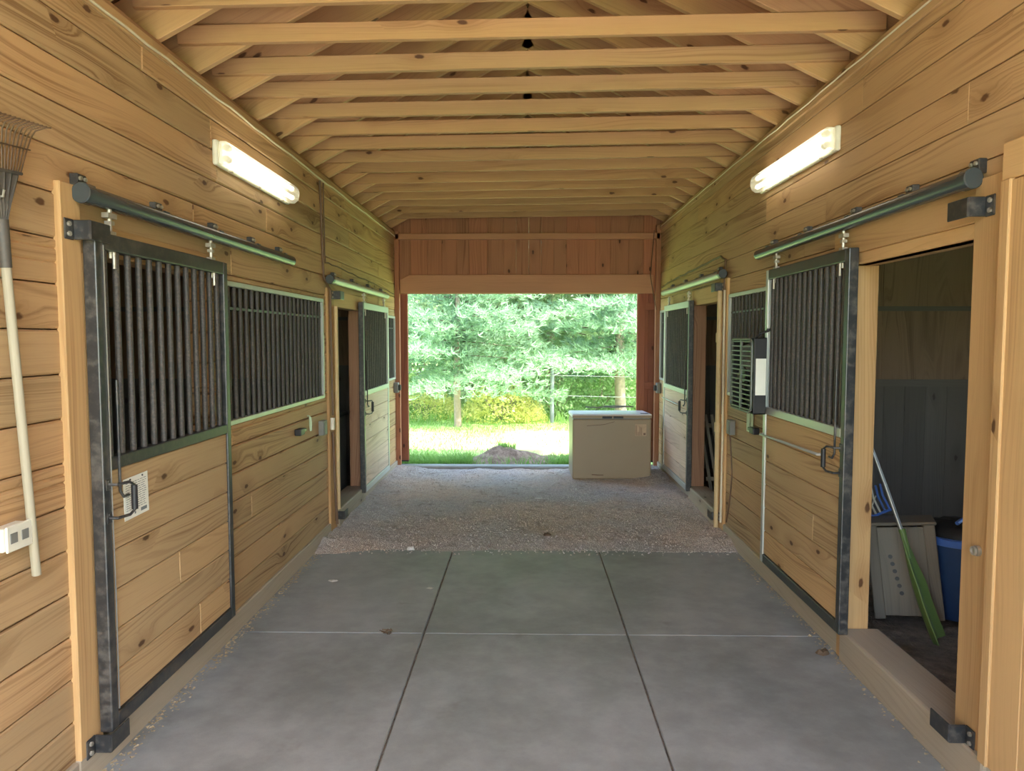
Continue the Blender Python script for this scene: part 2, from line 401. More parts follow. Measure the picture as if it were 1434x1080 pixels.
# stalls behind the fronts (dark rooms)
def stall_shell():
    for sx, nm in ((-1, 'left'), (1, 'right')):
        x = sorted((sx * 5.1, sx * 5.2))
        mb = MB(); y = YN
        while y < YF:
            if sx > 0 and 3.65 < y + .1 < 4.45:  # gap left for the added window
                mb.box((x[0], y, 0), (x[1], y + .198, 1.2), 2); mb.box((x[0], y, 2.3), (x[1], y + .198, 2.95), 2)
            else: mb.box((x[0], y, 0), (x[1], min(y + .2, YF) - .002, 2.95), 2)
            y += .2
        struct(mb.build('wall_outer_' + nm, 'stallboard'))
        for y, tag_ in ((YN + .05, 'front'), (2.70, 'near'), (6.36, 'middle'), (YF - .02, 'far')):
            mb = MB(); xx = 1.80
            k = 0
            while xx < 5.1:
                a, b = sorted((sx * (xx + .0015), sx * (min(xx + .178, 5.1) - .0015)))
                mb.box((a, y, .0), (b, y + .05, 1.30), 2); xx += .178
            struct(mb.build('wall_partition_%s_%s' % (nm, tag_), 'stallboard'))
            mb = MB(); xx = 1.80
            while xx < 5.1:
                a, b = sorted((sx * (xx + .001), sx * (min(xx + 1.22, 5.1) - .001)))
                mb.box((a, y + .004, 1.30), (b, y + .045, 1.93), 2); mb.box((a, y + .004, 1.935), (b, y + .045, 2.95), 2); xx += 1.22
            struct(mb.build('wall_plywood_%s_%s' % (nm, tag_), 'ply'))
            mb = MB(); a, b = sorted((sx * 1.80, sx * 5.1))
            mb.box((a, y - .022, 1.285), (b, y + .01, 1.345), 0); mb.box((a, y - .012, 1.925), (b, y + .01, 1.965), 0)
            struct(mb.build('trim_rail_%s_%s' % (nm, tag_), 'stallboard'))
        a, b = sorted((sx * 1.79, sx * 5.2))
        struct(MB().box((a, YN, 2.95), (b, YF, 3.0), 1).build('ceiling_blackout_stalls_' + nm, 'sheath'))  # unseen ceiling, added to close off the stalls and keep them dark
        mb = MB(); n = 44
        pts = {}
        a, b = 1.81, 5.1
        for i in range(n + 1):
            for j in range(n * 2 + 1):
                X = sx * (a + (b - a) * i / n); Y = YN + (YF - YN) * j / (n * 2)
                pts[i, j] = Vector((X, Y, .035 + .03 * mnoise.noise(Vector((X * 2, Y * 2, 3)))))
        for i in range(n):
            for j in range(n * 2): mb.face([pts[i, j], pts[i + 1, j], pts[i + 1, j + 1], pts[i, j + 1]])
        struct(mb.build('floor_stalls_' + nm, 'dirt'))
stall_shell()
mb = MB()
for lo, hi, ax in (((5.08, 3.54, 1.14), (5.22, 4.46, 1.2), 1), ((5.08, 3.54, 2.3), (5.22, 4.46, 2.36), 1), ((5.08, 3.54, 1.2), (5.22, 3.6, 2.3), 2), ((5.08, 4.4, 1.2), (5.22, 4.46, 2.3), 2), ((5.1, 3.98, 1.2), (5.2, 4.02, 2.3), 2)): mb.box(lo, hi, ax)
struct(mb.build('added_daylight_window', 'trim', bev=.004))  # unseen window, added to let daylight into the near right stall

# floor: jointed concrete slab, then gravel
mb = MB()
xs = (-1.70, -.592, .578, 1.70); ys = (YN - .05, 1.35, 2.75, 4.15, 5.86)
for xa, xb in zip(xs, xs[1:]):
    for ya, yb in zip(ys, ys[1:]):
        if ya > 2 and ya < 3 and False: pass
        mb.box((xa + .005, ya + .002, -.12), (xb - .005, yb - .002, 0), 1)
struct(mb.build('floor', 'concrete', bev=.004))
mb = MB().box((-6.5, -7, -.14), (6.5, YN - .05, -.03), 1)
struct(mb.build('floor_bounce_apron', 'apron'))  # unseen ground behind the camera, made wide and pale to bounce light inside
mb = MB().box((-1.70, YN, -.14), (1.70, 6.0, -.012), 1); struct(mb.build('floor_joint_fill', 'dirt'))

def gravel():
    mb = MB(); nx, ny = 170, 190; pts = {}
    for i in range(nx + 1):
        X = -1.675 + 3.35 * i / nx
        edge = 5.80 + .05 * mnoise.noise(Vector((X * 2.2, 0, 5))) + .025 * mnoise.noise(Vector((X * 9, 2, 5)))
        if X < -1.1: edge -= .10 * min(1, (-1.1 - X) / .5)
        for j in range(ny + 1):
            t = j / ny; Y = edge + (9.40 - edge) * t
            rise = min(1, (Y - edge) / .25)
            h = .022 * mnoise.noise(Vector((X * 1.7, Y * 1.7, 1))) + .014 * mnoise.noise(Vector((X * 6, Y * 9, 2))) + .008 * mnoise.noise(Vector((X * 28, Y * 28, 3)))
            h += .012 * math.sin(X * 9 + Y * 4.2 + 2 * mnoise.noise(Vector((X, Y, 8)))) * .6
            side = max(0, abs(X) - 1.25) / .4
            Z = rise * (.02 + h) + .035 * side * rise
            pts[i, j] = Vector((X, Y, Z if j else -.004))
    for i in range(nx):
        for j in range(ny): mb.face([pts[i, j], pts[i + 1, j], pts[i + 1, j + 1], pts[i, j + 1]])
    o = mb.build('floor_gravel', 'gravel', smooth=60); struct(o)
    # loose stones
    mb = MB(); r = random.Random(11)
    for _ in range(5200):
        X = r.uniform(-1.66, 1.66); Y = 5.70 + 3.7 * r.random() ** 1.25
        if Y < 5.78 and r.random() < .7: continue
        i = min(nx, max(0, int((X + 1.675) / 3.35 * nx))); e = pts[i, 0].y; j = int(max(0, min(1, (Y - e) / (9.40 - e))) * ny)
        z = max(pts[i, j].z, 0.0)
        s = r.uniform(.004, .011); tone = r.random()
        c = Vector((X, Y, z + s * .3)); a = r.uniform(0, 6.3)
        top = c + Vector((0, 0, s * r.uniform(.5, .9)))
        ring = [c + Vector((math.cos(a + k * PI / 2) * s * r.uniform(.7, 1.3), math.sin(a + k * PI / 2) * s * r.uniform(.7, 1.2), -s * .4)) for k in range(4)]
        for k in range(4): mb.face([ring[k], ring[(k + 1) % 4], top], tone=tone)
    tag(mb.build('loose_gravel', 'gravel', fixn=False), 'loose grey and tan gravel stones scattered over the far half of the aisle floor', 'gravel', kind='stuff')
gravel()
struct(MB().box((-1.70, 9.38, -.1), (1.70, 9.56, .055), 0).build('trim_threshold', 'concrete', bev=.01))

# roof: trusses, sheathing, eave blocking
ZL, ZR = 3.062, 3.14
SL = .5
RID = 3.11 + SL * XW
def roof():
    n0, n1 = -2, 13
    names = ['first', 'second', 'third', 'fourth', 'fifth', 'sixth', 'seventh', 'eighth', 'ninth', 'tenth', 'eleventh', 'twelfth', 'thirteenth', 'fourteenth', 'fifteenth', 'sixteenth']
    for i in range(n0, n1 + 1):
        Y = 3.87 + .417 * i; k = i - n0
        t = thing('roof_truss', 'pine roof truss, %s of the row counting from the camera' % names[k], 'roof truss', (0, Y, 3.0), 'roof trusses over the aisle')
        for sx, z0 in ((-1, ZL), (1, ZR)):
            x0 = sx * 2.02
            p0 = Vector((x0, Y + .021, z0 - SL * (2.02 - XW) + .1175 * 1.118)); p1 = Vector((0.0, Y + .021, RID + .1175 * 1.118))
            MB().beam(p0, p1, .038, .235).build('rafter', 'truss', t, bev=.003)
        ta, tb = 3.19 + RND.uniform(-.006, .006), 3.245 + RND.uniform(-.006, .006)
        fade = max(0, min(1, (Y - 3.5) / 5)); tb -= .03 * fade; ta -= .015 * fade
        e = RND.uniform(-.025, .025)
        MB().beam((-1.80 + e, Y - .019, ta + .045), (1.775 + e, Y - .019, tb + .045), .038, .092).build('collar_tie', 'truss', t, bev=.003)
    for sx, nm, z0 in ((-1, 'ceiling_left', ZL), (1, 'ceiling_right', ZR)):
        mb = MB(); m = 11
        P0 = Vector((sx * 2.2, 0, z0 - SL * .51 + .276)); P1 = Vector((0, 0, RID + .276))
        for k in range(m):
            a = P0.lerp(P1, k / m); b = P0.lerp(P1, (k + 1) / m)
            d = (b - a).normalized() * .0004
            a = a + d; b = b - d
            nrm = Vector((-(b - a).z, 0, (b - a).x)).normalized() * (.02 if sx < 0 else -.02)
            y = YN + RND.uniform(-2, 0); 
            while y < YF + .3:
                y2 = y + 3.0; ya, yb = max(y, YN), min(y2, YF + .3)
                if yb > ya:
                    mid = (a + b) / 2 + nrm / 2
                    mb.beam((mid.x, ya + .001, mid.z), (mid.x, yb - .001, mid.z), (b - a).length, .02, up=nrm)
                y = y2
        struct(mb.build(nm, 'sheath'))
        rb = MB(); c0 = P0 + Vector((0, 0, .035)); c1 = P1 + Vector((0, 0, .035)); mid = (c0 + c1) / 2
        nr = Vector((-(c1 - c0).z, 0, (c1 - c0).x)).normalized()
        rb.beam((mid.x, YN - .1, mid.z), (mid.x, YF + .4, mid.z), (c1 - c0).length + .03, .02, up=nr); struct(rb.build('roof_' + nm[8:], 'dark_plastic'))  # unseen layer added over the sheathing to stop light showing through slits
        a, b = sorted((sx * 1.98, sx * 2.02))
        struct(MB().box((a, YN, z0 - .25), (b, YF, z0 + .12), 1).build('trim_eave_' + nm[8:], 'sheath'))
        a, b = sorted((sx * 1.69, sx * 1.98))
        struct(MB().box((a, YN, (3.036 if sx < 0 else 3.131)), (b, YF, z0 - .004), 1).build('trim_plate_' + nm[8:], 'sheath'))
    # top trim strips along the two walls
    struct(MB().box((-1.694, YN, 2.975), (-1.676, YF, 3.034), 1).build('trim_top_left', 'wall', bev=.003))
    struct(MB().box((1.676, YN, 3.06), (1.694, YF, 3.128), 1).build('trim_top_right', 'wall', bev=.003))
roof()

# far gable end over the opening
mb = MB(); x = -2.02
while x < 2.02:
    w = RND.choice((.16, .19, .21, .23)); xb = min(x + w, 2.02)
    mb.box((x + .0004, 9.53, 2.26), (xb - .0004, 9.56, (4.25 if x > 0 else 4.19) - .5 * max(abs(x), abs(xb)) + .03), 2); x = xb
struct(mb.build('wall_far', 'gable', bev=.003))
mb = MB().prism([(-1.62, 2.265), (1.60, 2.265), (1.60, 2.49), (1.55, 2.50), (-1.50, 2.50), (-1.58, 2.46), (-1.62, 2.44)], 9.47, 9.528, lambda p, q, t: (p, t, q))
mb.uv = [[(mb.v[i].x, mb.v[i].z) for i in f] for f in mb.f]
tn += 1; struct(mb.build('trim_%d' % tn, 'header', bev=.004))
trim((-1.68, 9.46, 2.945), (1.68, 9.53, 3.02), 0, 'header')
trim((-1.69, 9.46, .02), (-1.63, 9.53, 3.05), 2, 'gable'); trim((1.63, 9.46, .02), (1.69, 9.53, 3.12), 2, 'gable')

# exterior sliding barn doors, open
def barn_door(label, x0, x1, rails):
    t = thing('barn_door', label, 'barn door', ((x0 + x1) / 2, 9.66, .09), 'exterior sliding barn doors')
    mb = MB(); x = x0
    while x < x1 - .01:
        xb = min(x + .15, x1); mb.box((x + .001, 9.655, .09), (xb - .001, 9.68, 2.4), 2); x = xb
    mb.build('panel', 'barn_red', t, bev=.002)
    f = MB()
    inner = x1 if x0 < 0 else x0
    for xa in (x0, x1 - .10): f.box((xa, 9.615, .09), (xa + .10, 9.655, 2.4), 2)
    for z in rails: f.box((x0, 9.62, z - .045), (x1, 9.654, z + .045), 0)
    f.build('frame', 'barn_red', t, bev=.003)
    h = MB().box((x0, 9.61, .075), (x1, 9.69, .092), 0); h.build('bottom_edge', 'dark_plastic', t)
barn_door('red-brown sliding barn door standing open at the left edge of the far opening', -2.75, -1.553, (.3, 1.2, 2.2))
barn_door('red-brown sliding barn door standing open behind the freezer, right edge of the far opening', 1.424, 2.62, (.3, 1.08, 2.1))

# ------------------------------------------------------------------ stall fronts
def grille(label, side, g, n, mat='galv'):
    y0, y1, z0, z1 = g
    t = thing('stall_grille', label, 'stall grille', (side * 1.69, (y0 + y1) / 2, z0), 'fixed stall grilles')
    f = MB(); xa, xb = sorted((side * 1.678, side * 1.716)); w = .028
    f.box((xa, y0, z0), (xb, y0 + w, z1), 2); f.box((xa, y1 - w, z0), (xb, y1, z1), 2)
    f.box((xa, y0 + w, z0), (xb, y1 - w, z0 + w), 1); f.box((xa, y0 + w, z1 - w), (xb, y1 - w, z1), 1)
    f.build('frame', mat, t, bev=.003)
    c = MB().box((side * 1.70 - .004, y0 + w, z1 - .16), (side * 1.70 + .004, y1 - w, z1 - .145), 1); c.build('cross_bar', 'black', t)
    for k in range(n):
        y = y0 + w + (y1 - y0 - 2 * w) * (k + .5) / n
        MB().tube([(side * 1.70, y, z0 + w), (side * 1.70, y, z1 - w)], .0125, 10).build('bar', 'bar', t, smooth=40)
    return t
grille('wide fixed barred grille in the left wall, just beyond the closed door', -1, GL1, 22)
grille('fixed barred grille in the right wall behind the box fan', 1, GR1, 24)
grille('small fixed barred grille at the far end of the left wall', -1, GL2, 18)
grille('small fixed barred grille at the far end of the right wall, past the freezer corner', 1, GR2, 18)

def pull_handle(t, side, y, z, dy):
    X = side * 1.612
    h = MB().tube([(X, y, z + .065), (X - side * .035, y, z + .065), (X - side * .05, y + dy * .06, z + .065), (X - side * .056, y + dy * .085, z + .05),
                   (X - side * .056, y + dy * .085, z - .05), (X - side * .05, y + dy * .06, z - .065), (X - side * .035, y, z - .065), (X, y, z - .065)], .006, 8).build('handle', 'black', t, smooth=50)
    MB().tube([(X - side * .056, y + dy * .085, z + .048), (X - side * .056, y + dy * .085, z - .048)], .0125, 10).build('grip', 'dark_plastic', h, smooth=40)
    p = MB()
    for zz in (.065, -.065):
        a, b = sorted((X + side * .004, X - side * .004)); p.box((a, y - .018, z + zz - .022), (b, y + .018, z + zz + .022), 2)
        p.tube([(X, y - .004, z + zz + .014), (X - side * .008, y - .004, z + zz + .014)], .006, 8)
    p.build('mounting_plate', 'black', h, bev=.002)
def stall_door(label, side, y0, y1, z0, z1, zm, n, fmat, hang_y, handle_y, hdy, latch_y, seed, mat='door', fmat2='galv', mmat='galv'):
    t = thing('stall_door', label, 'stall door', (side * 1.635, (y0 + y1) / 2, z0), 'sliding stall doors')
    xa, xb = sorted((side * 1.61, side * 1.66)); w = .048
    for a, b, mm in ((y0, y0 + w, 'black'), (y1 - w, y1, fmat2)): MB().box((xa, a, z0), (xb, b, z1), 2).build('stile', mm, t, bev=.005, seg=2)
    for nm, a, b in (('bottom_rail', z0, z0 + .06), ('middle_rail', zm - .05, zm), ('top_rail', z1 - .065, z1)):
        MB().box((xa, y0 + w, a), (xb, y1 - w, b), 1).build(nm, mmat if nm == 'middle_rail' else fmat, t, bev=.005, seg=2)
    p = MB(); r = random.Random(seed)
    z = z0 + .06; top = zm - .05; PW = (top - z) / 6
    for k in range(6):
        cut = y0 + w + (y1 - y0 - 2 * w) * r.uniform(.25, .75) if r.random() < .3 else None
        ends = [y0 + w - .002] + ([cut] if cut else []) + [y1 - w + .002]
        for a, b in zip(ends, ends[1:]):
            xc, xd = sorted((side * 1.620, side * 1.652)); p.box((xc, a + .0005, z + .0015), (xd, b - .0005, z + PW - .0015), 1)
        z += PW
    p.build('panel', mat, t, bev=.0045)
    for k in range(n):
        y = y0 + w + (y1 - y0 - 2 * w) * (k + .5) / n
        MB().tube([(side * 1.635, y, zm), (side * 1.635, y, z1 - .065)], .0135, 10).build('bar', 'bar', t, smooth=40)
    for y in hang_y:
        h = MB().tube([(side * 1.635, y, z1 - .09), (side * 1.635, y, z1 + .10)], .009, 8)
        xa2, xb2 = sorted((side * 1.622, side * 1.65)); h.box((xa2, y - .022, z1), (xb2, y + .022, z1 + .015)); h.box((xa2, y - .012, z1 + .04), (xb2, y + .012, z1 + .055))
        h.box((xa2, y - .03, z1 + .066), (xb2, y + .03, z1 + .085))
        h.tube([(side * 1.622, y, z1 - .13), (side * 1.622, y, z1 - .06)], .007, 8)
        h.build('roller_hanger', 'zinc', t)
    pull_handle(t, side, handle_y, zm - .165, hdy)
    l = MB().tube([(side * 1.607, latch_y, zm + .30), (side * 1.607, latch_y, zm - .14), (side * 1.60, latch_y + hdy * .012, zm - .165), (side * 1.60, latch_y + hdy * .05, zm - .165)], .006, 8)
    l.build('latch_rod', 'black', t, smooth=50)
    return t
L1 = stall_door('closed sliding stall door at the near left, black bars over pine boards, paper notice tacked on', -1, 2.755, 3.975, .165, 2.10, 1.235, 13, 'black', (2.90, 3.83), 2.785, 1, 2.86, 1, fmat2='black', mmat='black')
MB().tube([(-1.607, 2.800, 2.05), (-1.606, 2.800, 1.0), (-1.605, 2.802, .7), (-1.606, 2.800, .24)], .0028, 6).build('cord', 'alu', L1)
R1 = stall_door('sliding stall door at the near right, slid open over the grille beside the box fan', 1, 3.765, 5.06, .165, 2.15, 1.235, 15, 'black', (3.90, 4.93), 3.80, 1, 3.87, 2)
rd = MB().tube([(1.61, 4.03, 1.065), (1.585, 4.04, 1.065), (1.585, 5.03, 1.045), (1.61, 5.04, 1.045)], .008, 8).build('blanket_bar', 'galv', R1, smooth=50); rd['label'] = 'shiny horizontal bar across the boards'
L2 = stall_door('far left sliding stall door, slid open toward the outdoor end', -1, 7.27, 8.60, .15, 2.05, 1.17, 13, 'galv', (7.42, 8.45), 7.32, 1, 7.40, 3, 'panel')
R2 = stall_door('far right sliding stall door, slid open toward the freezer', 1, 7.42, 8.76, .15, 2.07, 1.17, 13, 'galv', (7.56, 8.6), 7.47, 1, 7.55, 4, 'panel')
rd = MB().tube([(1.61, 7.75, 1.0), (1.585, 7.76, 1.0), (1.585, 8.68, 1.0), (1.61, 8.69, 1.0)], .007, 8).build('blanket_bar', 'galv', R2, smooth=50)

def door_track(label, side, y0, y1, z, brackets, mat):
    t = thing('door_track', label, 'door track', (side * 1.64, (y0 + y1) / 2, z), 'stall door tracks')
    prof = [(-.030, -.030), (-.012, -.030), (-.012, -.026), (-.026, -.026)]
    out = []
    for k in range(17):
        a = -PI / 2 * 1.0 + 2 * PI * k / 16 * .8 - .9
        out.append((.031 * math.cos(a), .034 * math.sin(a)))
    MB().prism(out, y0, y1, lambda p, q, tt: (side * (1.638 - p), tt, z + q)).build('rail', mat, t, smooth=35)
    MB().prism([(.037 * math.cos(2 * PI * k / 20), .039 * math.sin(2 * PI * k / 20)) for k in range(20)], y0 - .012, y0 + .045, lambda p, q, tt: (side * (1.638 - p), tt, z + q)).build('end_cap', 'rail', t, smooth=35, bev=.004)
    for y in brackets:
        xa, xb = sorted((side * 1.66, side * 1.692))
        b = MB().box((xa, y - .03, z + .02), (xb, y + .03, z + .075)); b.box(tuple(sorted((side * 1.62, side * 1.692)))[:1] + (y - .022, z + .028), tuple(sorted((side * 1.62, side * 1.692)))[1:] + (y + .022, z + .036))
        o = b.build('bracket', 'black', t, bev=.003)
        s = MB()
        for d in (-.015, .015): s.tube([(side * 1.662, y + d, z + .058), (side * 1.652, y + d, z + .058)], .008, 8)
        s.build('screw', 'zinc', o)
    return t
door_track('dark round door track above the near left stall door', -1, 2.73, 5.16, 2.232, (2.77, 3.35, 3.95, 4.5, 5.0), 'rail')
door_track('dark round door track above the open near right stall', 1, 2.80, 5.33, 2.285, (2.83, 3.3, 3.85, 4.5, 5.1), 'rail')
door_track('pale door track above the far left stall doorway', -1, 6.16, 8.66, 2.185, (6.4, 7.1, 7.8, 8.5), 'galv')
door_track('pale door track above the far right stall doorway', 1, 6.28, 8.98, 2.235, (6.5, 7.2, 7.9, 8.6), 'galv')

# brackets that stop / catch the doors
def stop_bracket(label, side, y, z, dy=1, base=1.668, mat='black'):
    t = thing('door_stop_bracket', label, 'bracket', (side * base, y, z), 'door stop brackets')
    xa, xb = sorted((side * base, side * (base - .006)))
    p = MB().box((xa, y - .028, z - .038), (xb, y + .028, z + .038), 2)
    xc, xd = sorted((side * (base - .004), side * (base - .066)))
    p.box((xc, y + dy * .028 - .004, z - .036), (xd, y + dy * .028 + .004, z + .036), 2)
    a, b = sorted((y + dy * .028, y + dy * .16)); xe, xf = sorted((side * (base - .060), side * (base - .068)))
    p.box((xe, a, z - .036), (xf, b, z + .036), 1)
    p.build('arm', mat, t, bev=.004)
    for dz in (-.018, .018):
        s = MB().tube([(side * (base - .004), y - dy * .006, z + dz), (side * (base - .014), y - dy * .006, z + dz)], .009, 6); s.build('bolt', 'zinc', t)
stop_bracket('black door stop bracket at the top corner of the closed near left door', -1, 2.685, 2.095)
stop_bracket('black door stop bracket low on the post at the bottom of the near left door', -1, 2.70, .135)
stop_bracket('black door stop bracket on the near right post, top corner of the open stall', 1, 2.73, 2.175)
stop_bracket('black door stop bracket on the near right post just above the floor', 1, 2.72, .20)
stop_bracket('black door stop bracket on the far left post, under its pale track', -1, 6.33, 2.065, 1, 1.67)
stop_bracket('black door stop bracket on the far left sill post near the gravel', -1, 6.36, .14, 1, 1.67)
stop_bracket('black door stop bracket on the far right post, under its pale track', 1, 6.36, 2.13, 1, 1.67)
stop_bracket('black door stop bracket on the far right sill post near the gravel', 1, 6.36, .15, 1, 1.67)
eh = MB().tube([(1.668, 2.72, .915), (1.655, 2.72, .915)], .02, 12); eh.lathe([(.011, -.004), (.017, -.004), (.017, .004), (.011, .004), (.011, -.004)], Matrix.Translation((1.648, 2.72, .915)) @ Matrix.Rotation(PI / 2, 4, 'Y'), 16)
tag(eh.build('eye_hook', 'zinc', smooth=40), 'small zinc latch eye screwed to the near right post beside the open stall', 'hook')

# ------------------------------------------------------------------ fluorescent fixtures
def fixture(label, side, y0, y1, z, zt=0.):
    t = thing('fluorescent_light', label, 'light fixture', (side * 1.69, (y0 + y1) / 2, z - .07), 'wall-mounted fluorescent fixtures')
    def sec(p, q, tt): return (side * (1.69 - p), tt, z + q + zt * (tt - y0))
    MB().prism([(0, -.068), (.03, -.068), (.03, .068), (0, .068)], y0, y1, sec).build('housing', 'white_plastic', t, bev=.012, seg=3)
    MB().prism([(.03, -.062), (.07, -.062), (.098, -.04), (.104, -.01), (.104, .01), (.098, .04), (.07, .062), (.03, .062)], y0 + .015, y1 - .015, sec).build('diffuser', 'diffuser', t, bev=.01, seg=2)
    for q in (-.03, .03):
        MB().tube([sec(.066, q, y0 + .07), sec(.066, q, y1 - .07)], .014, 10).build('tube', 'tube', t, smooth=40)
    e = MB()
    for q in (-.03, .03):
        e.tube([sec(.066, q, y0 + .03), sec(.066, q, y0 + .075)], .018, 10); e.tube([sec(.066, q, y1 - .075), sec(.066, q, y1 - .03)], .018, 10)
    e.build('lamp_holder', 'white_plastic', t)
    for y in (y0 + .18, (y0 + y1) / 2, y1 - .18):
        MB().prism([(.022, -.072), (.045, -.072), (.045, -.064), (.022, -.064)], y - .012, y + .012, sec).build('clip', 'zinc', t)
fixture('lit fluorescent fixture on the left wall', -1, 4.0, 5.22, 2.695)
fixture('lit fluorescent fixture on the right wall', 1, 4.09, 5.40, 2.775, .012)

# ------------------------------------------------------------------ items on the walls
# leaf rake
def rake():
    t = thing('leaf_rake', 'leaf rake hanging head-up on the near left wall', 'rake', (-1.66, 2.33, .9))
    X = -1.645
    neck = Vector((X, 2.315, 2.02)); bot = Vector((X, 2.405, .905))
    d = (neck - bot).normalized(); sd = Vector((0, d.z, -d.y))
    MB().tube([bot, bot + d * .01, bot + d * .6, neck + d * -.03], .0145, 12).build('handle', 'handlewood', t, smooth=50)
    MB().tube([neck - d * .10, neck + d * .05], .017, 12, .020).build('socket', 'rake', t, smooth=50)
    P = lambda a, b, o=0.: neck + d * b + sd * a + Vector((o, 0, 0))
    h = MB()
    nn = 14
    for k in range(nn):                                  # ribbed fan plate
        a0, a1 = -1 + 2 * k / nn, -1 + 2 * (k + 1) / nn
        for (b0, b1, w0, w1) in ((.03, .10, .02, .055), (.10, .20, .055, .108)):
            r0 = .004 if k % 2 else -.003; r1 = -.003 if k % 2 else .004
            f0 = [P(a0 * w0, b0, r0), P(a1 * w0, b0, r1), P(a1 * w1, b1, r1), P(a0 * w1, b1, r0)]
            h.face(f0); h.face([p + Vector((-.004, 0, 0)) for p in f0[::-1]])
    h.build('fan_plate', 'rake', t, fixn=False)
    MB().tube([P(-.112, .203, .002), P(.112, .203, .002)], .006, 6).build('binding_bar', 'rake', t)
    MB().tube([P(-.16, .285, .006), P(.16, .285, .006)], .003, 6).build('spreader_wire', 'tine', t)
    for k in range(19):
        a = -1 + 2 * k / 18
        MB().tube([P(a * .108, .20), P(a * .150, .28), P(a * .178, .33, .002), P(a * .188, .352, .012), P(a * .192, .362, .045), P(a * .193, .361, .062)], .0026, 5).build('tine', 'tine', t, smooth=50)
    MB().tube([P(0, .12, -.02), P(0, .12, .012), P(0, .14, .018)], .004, 6).build('hanging_nail', 'zinc', t)
rake()

def outlet_box():
    t = thing('outlet_box', 'cream plastic outlet box on the near left wall beside the rake handle', 'outlet', (-1.69, 2.32, 1.02))
    X = -1.69
    MB().box((X, 2.255, 1.022), (X + .045, 2.375, 1.098), 1).build('box', 'white_plastic', t, bev=.006, seg=2)
    MB().box((X + .045, 2.262, 1.018), (X + .053, 2.382, 1.103), 1).build('cover_plate', 'white_plastic', t, bev=.003)
    s = MB()
    for y in (2.292, 2.345): s.box((X + .053, y - .017, 1.045), (X + .0555, y + .017, 1.078), 1)
    s.build('socket', 'grey_plastic', t, bev=.004)
outlet_box()

def notice():
    t = thing('paper_notice', 'white printed paper notice tacked to the closed near left stall door', 'paper notice', (-1.616, 3.0, .965))
    M4 = Matrix.Translation((-1.6165, 2.995, 1.048)) @ Matrix.Rotation(math.radians(1.5), 4, 'X')
    MB().box((-.0006, -.095, -.085), (.0010, .095, .085), 1, Mx=M4).build('sheet', 'paper', t)
    l = MB(); r = random.Random(4)
    for k in range(13):
        z = .062 - k * .0092; a = -.08
        while a < .07:
            b = a + r.uniform(.012, .035); l.box((.0011, a, z), (.0014, min(b, .08), z + .0022), 1, Mx=M4); a = b + .006
    l.box((.0011, .03, -.072), (.0014, .078, -.058), 1, Mx=M4); l.box((.0011, -.02, -.072), (.0014, -.01, -.062), 1, Mx=M4)
    l.build('printing', 'ink', t)
    tk = MB()
    for y in (-.045, .05): tk.tube([M4 @ Vector((.001, y, .076)), M4 @ Vector((.004, y, .076))], .004, 8)
    tk.build('tack', 'black', t)
notice()

def latch_keeper(label, side, y, z, dy):
    t = thing('latch_keeper', label, 'latch', (side * 1.69, y, z), 'door latch keepers')
    x = lambda a: side * (1.69 - a)
    b = MB(); xa, xb = sorted((x(0), x(.05)))
    b.box((xa, y - .05, z - .025), (xb, y + .05, z + .025), 1); b.build('block', 'dark_plastic', t, bev=.008, seg=2)
    xa, xb = sorted((x(.012), x(.035)))
    MB().box((xa, y + dy * .05 - .03, z - .012), (xb, y + dy * .05 + .09, z + .012), 1).build('tongue', 'black', t, bev=.004)
    return t
latch_keeper('black rubber latch block on the left wall below the wide grille', -1, 5.36, 1.01, 1)
latch_keeper('black latch block on the right wall under the box fan', 1, 5.42, 1.02, 1)
tag(MB().tube([(-1.685, 5.62, 1.10), (-1.668, 5.62, 1.10), (-1.664, 5.615, 1.03), (-1.664, 5.625, .985), (-1.664, 5.64, .985), (-1.664, 5.645, 1.03), (-1.666, 5.64, 1.09)], .006, 6).build('cord_loop', 'strap', smooth=60), 'short loop of white cord hanging on a nail beside the left latch block', 'cord')

def jbox(label, side, y, z):
    t = thing('outlet_box', label, 'outlet', (side * 1.69, y, z), 'outlet boxes on the wall posts')
    xa, xb = sorted((side * 1.69, side * 1.645)); MB().box((xa, y - .055, z - .06), (xb, y + .055, z + .06), 2).build('box', 'grey_plastic', t, bev=.006, seg=2)
    xa, xb = sorted((side * 1.645, side * 1.64)); MB().box((xa, y - .035, z - .045), (xb, y + .035, z + .045), 2).build('cover_plate', 'grey_plastic', t, bev=.003)
jbox('grey outlet box on the left wall just before the far doorway', -1, 5.98, .965)
jbox('grey outlet box on the right wall below the box fan', 1, 6.05, .97)
def swbox(label, side):
    t = thing('switch_box', label, 'switch', (side * 1.63, 9.40, 1.0), 'switch boxes by the far opening')
    xa, xb = sorted((side * 1.69, side * 1.635)); MB().box((xa, 9.32, 1.0), (xb, 9.43, 1.13), 2).build('box', 'grey_plastic', t, bev=.006)
    xa, xb = sorted((side * 1.635, side * 1.605)); MB().box((xa, 9.34, 1.03), (xb, 9.41, 1.10), 2).build('lever', 'dark_plastic', t, bev=.006)
swbox('small grey switch box at the far end of the left wall beside the opening', -1)
swbox('small grey switch box at the far end of the right wall above the freezer', 1)

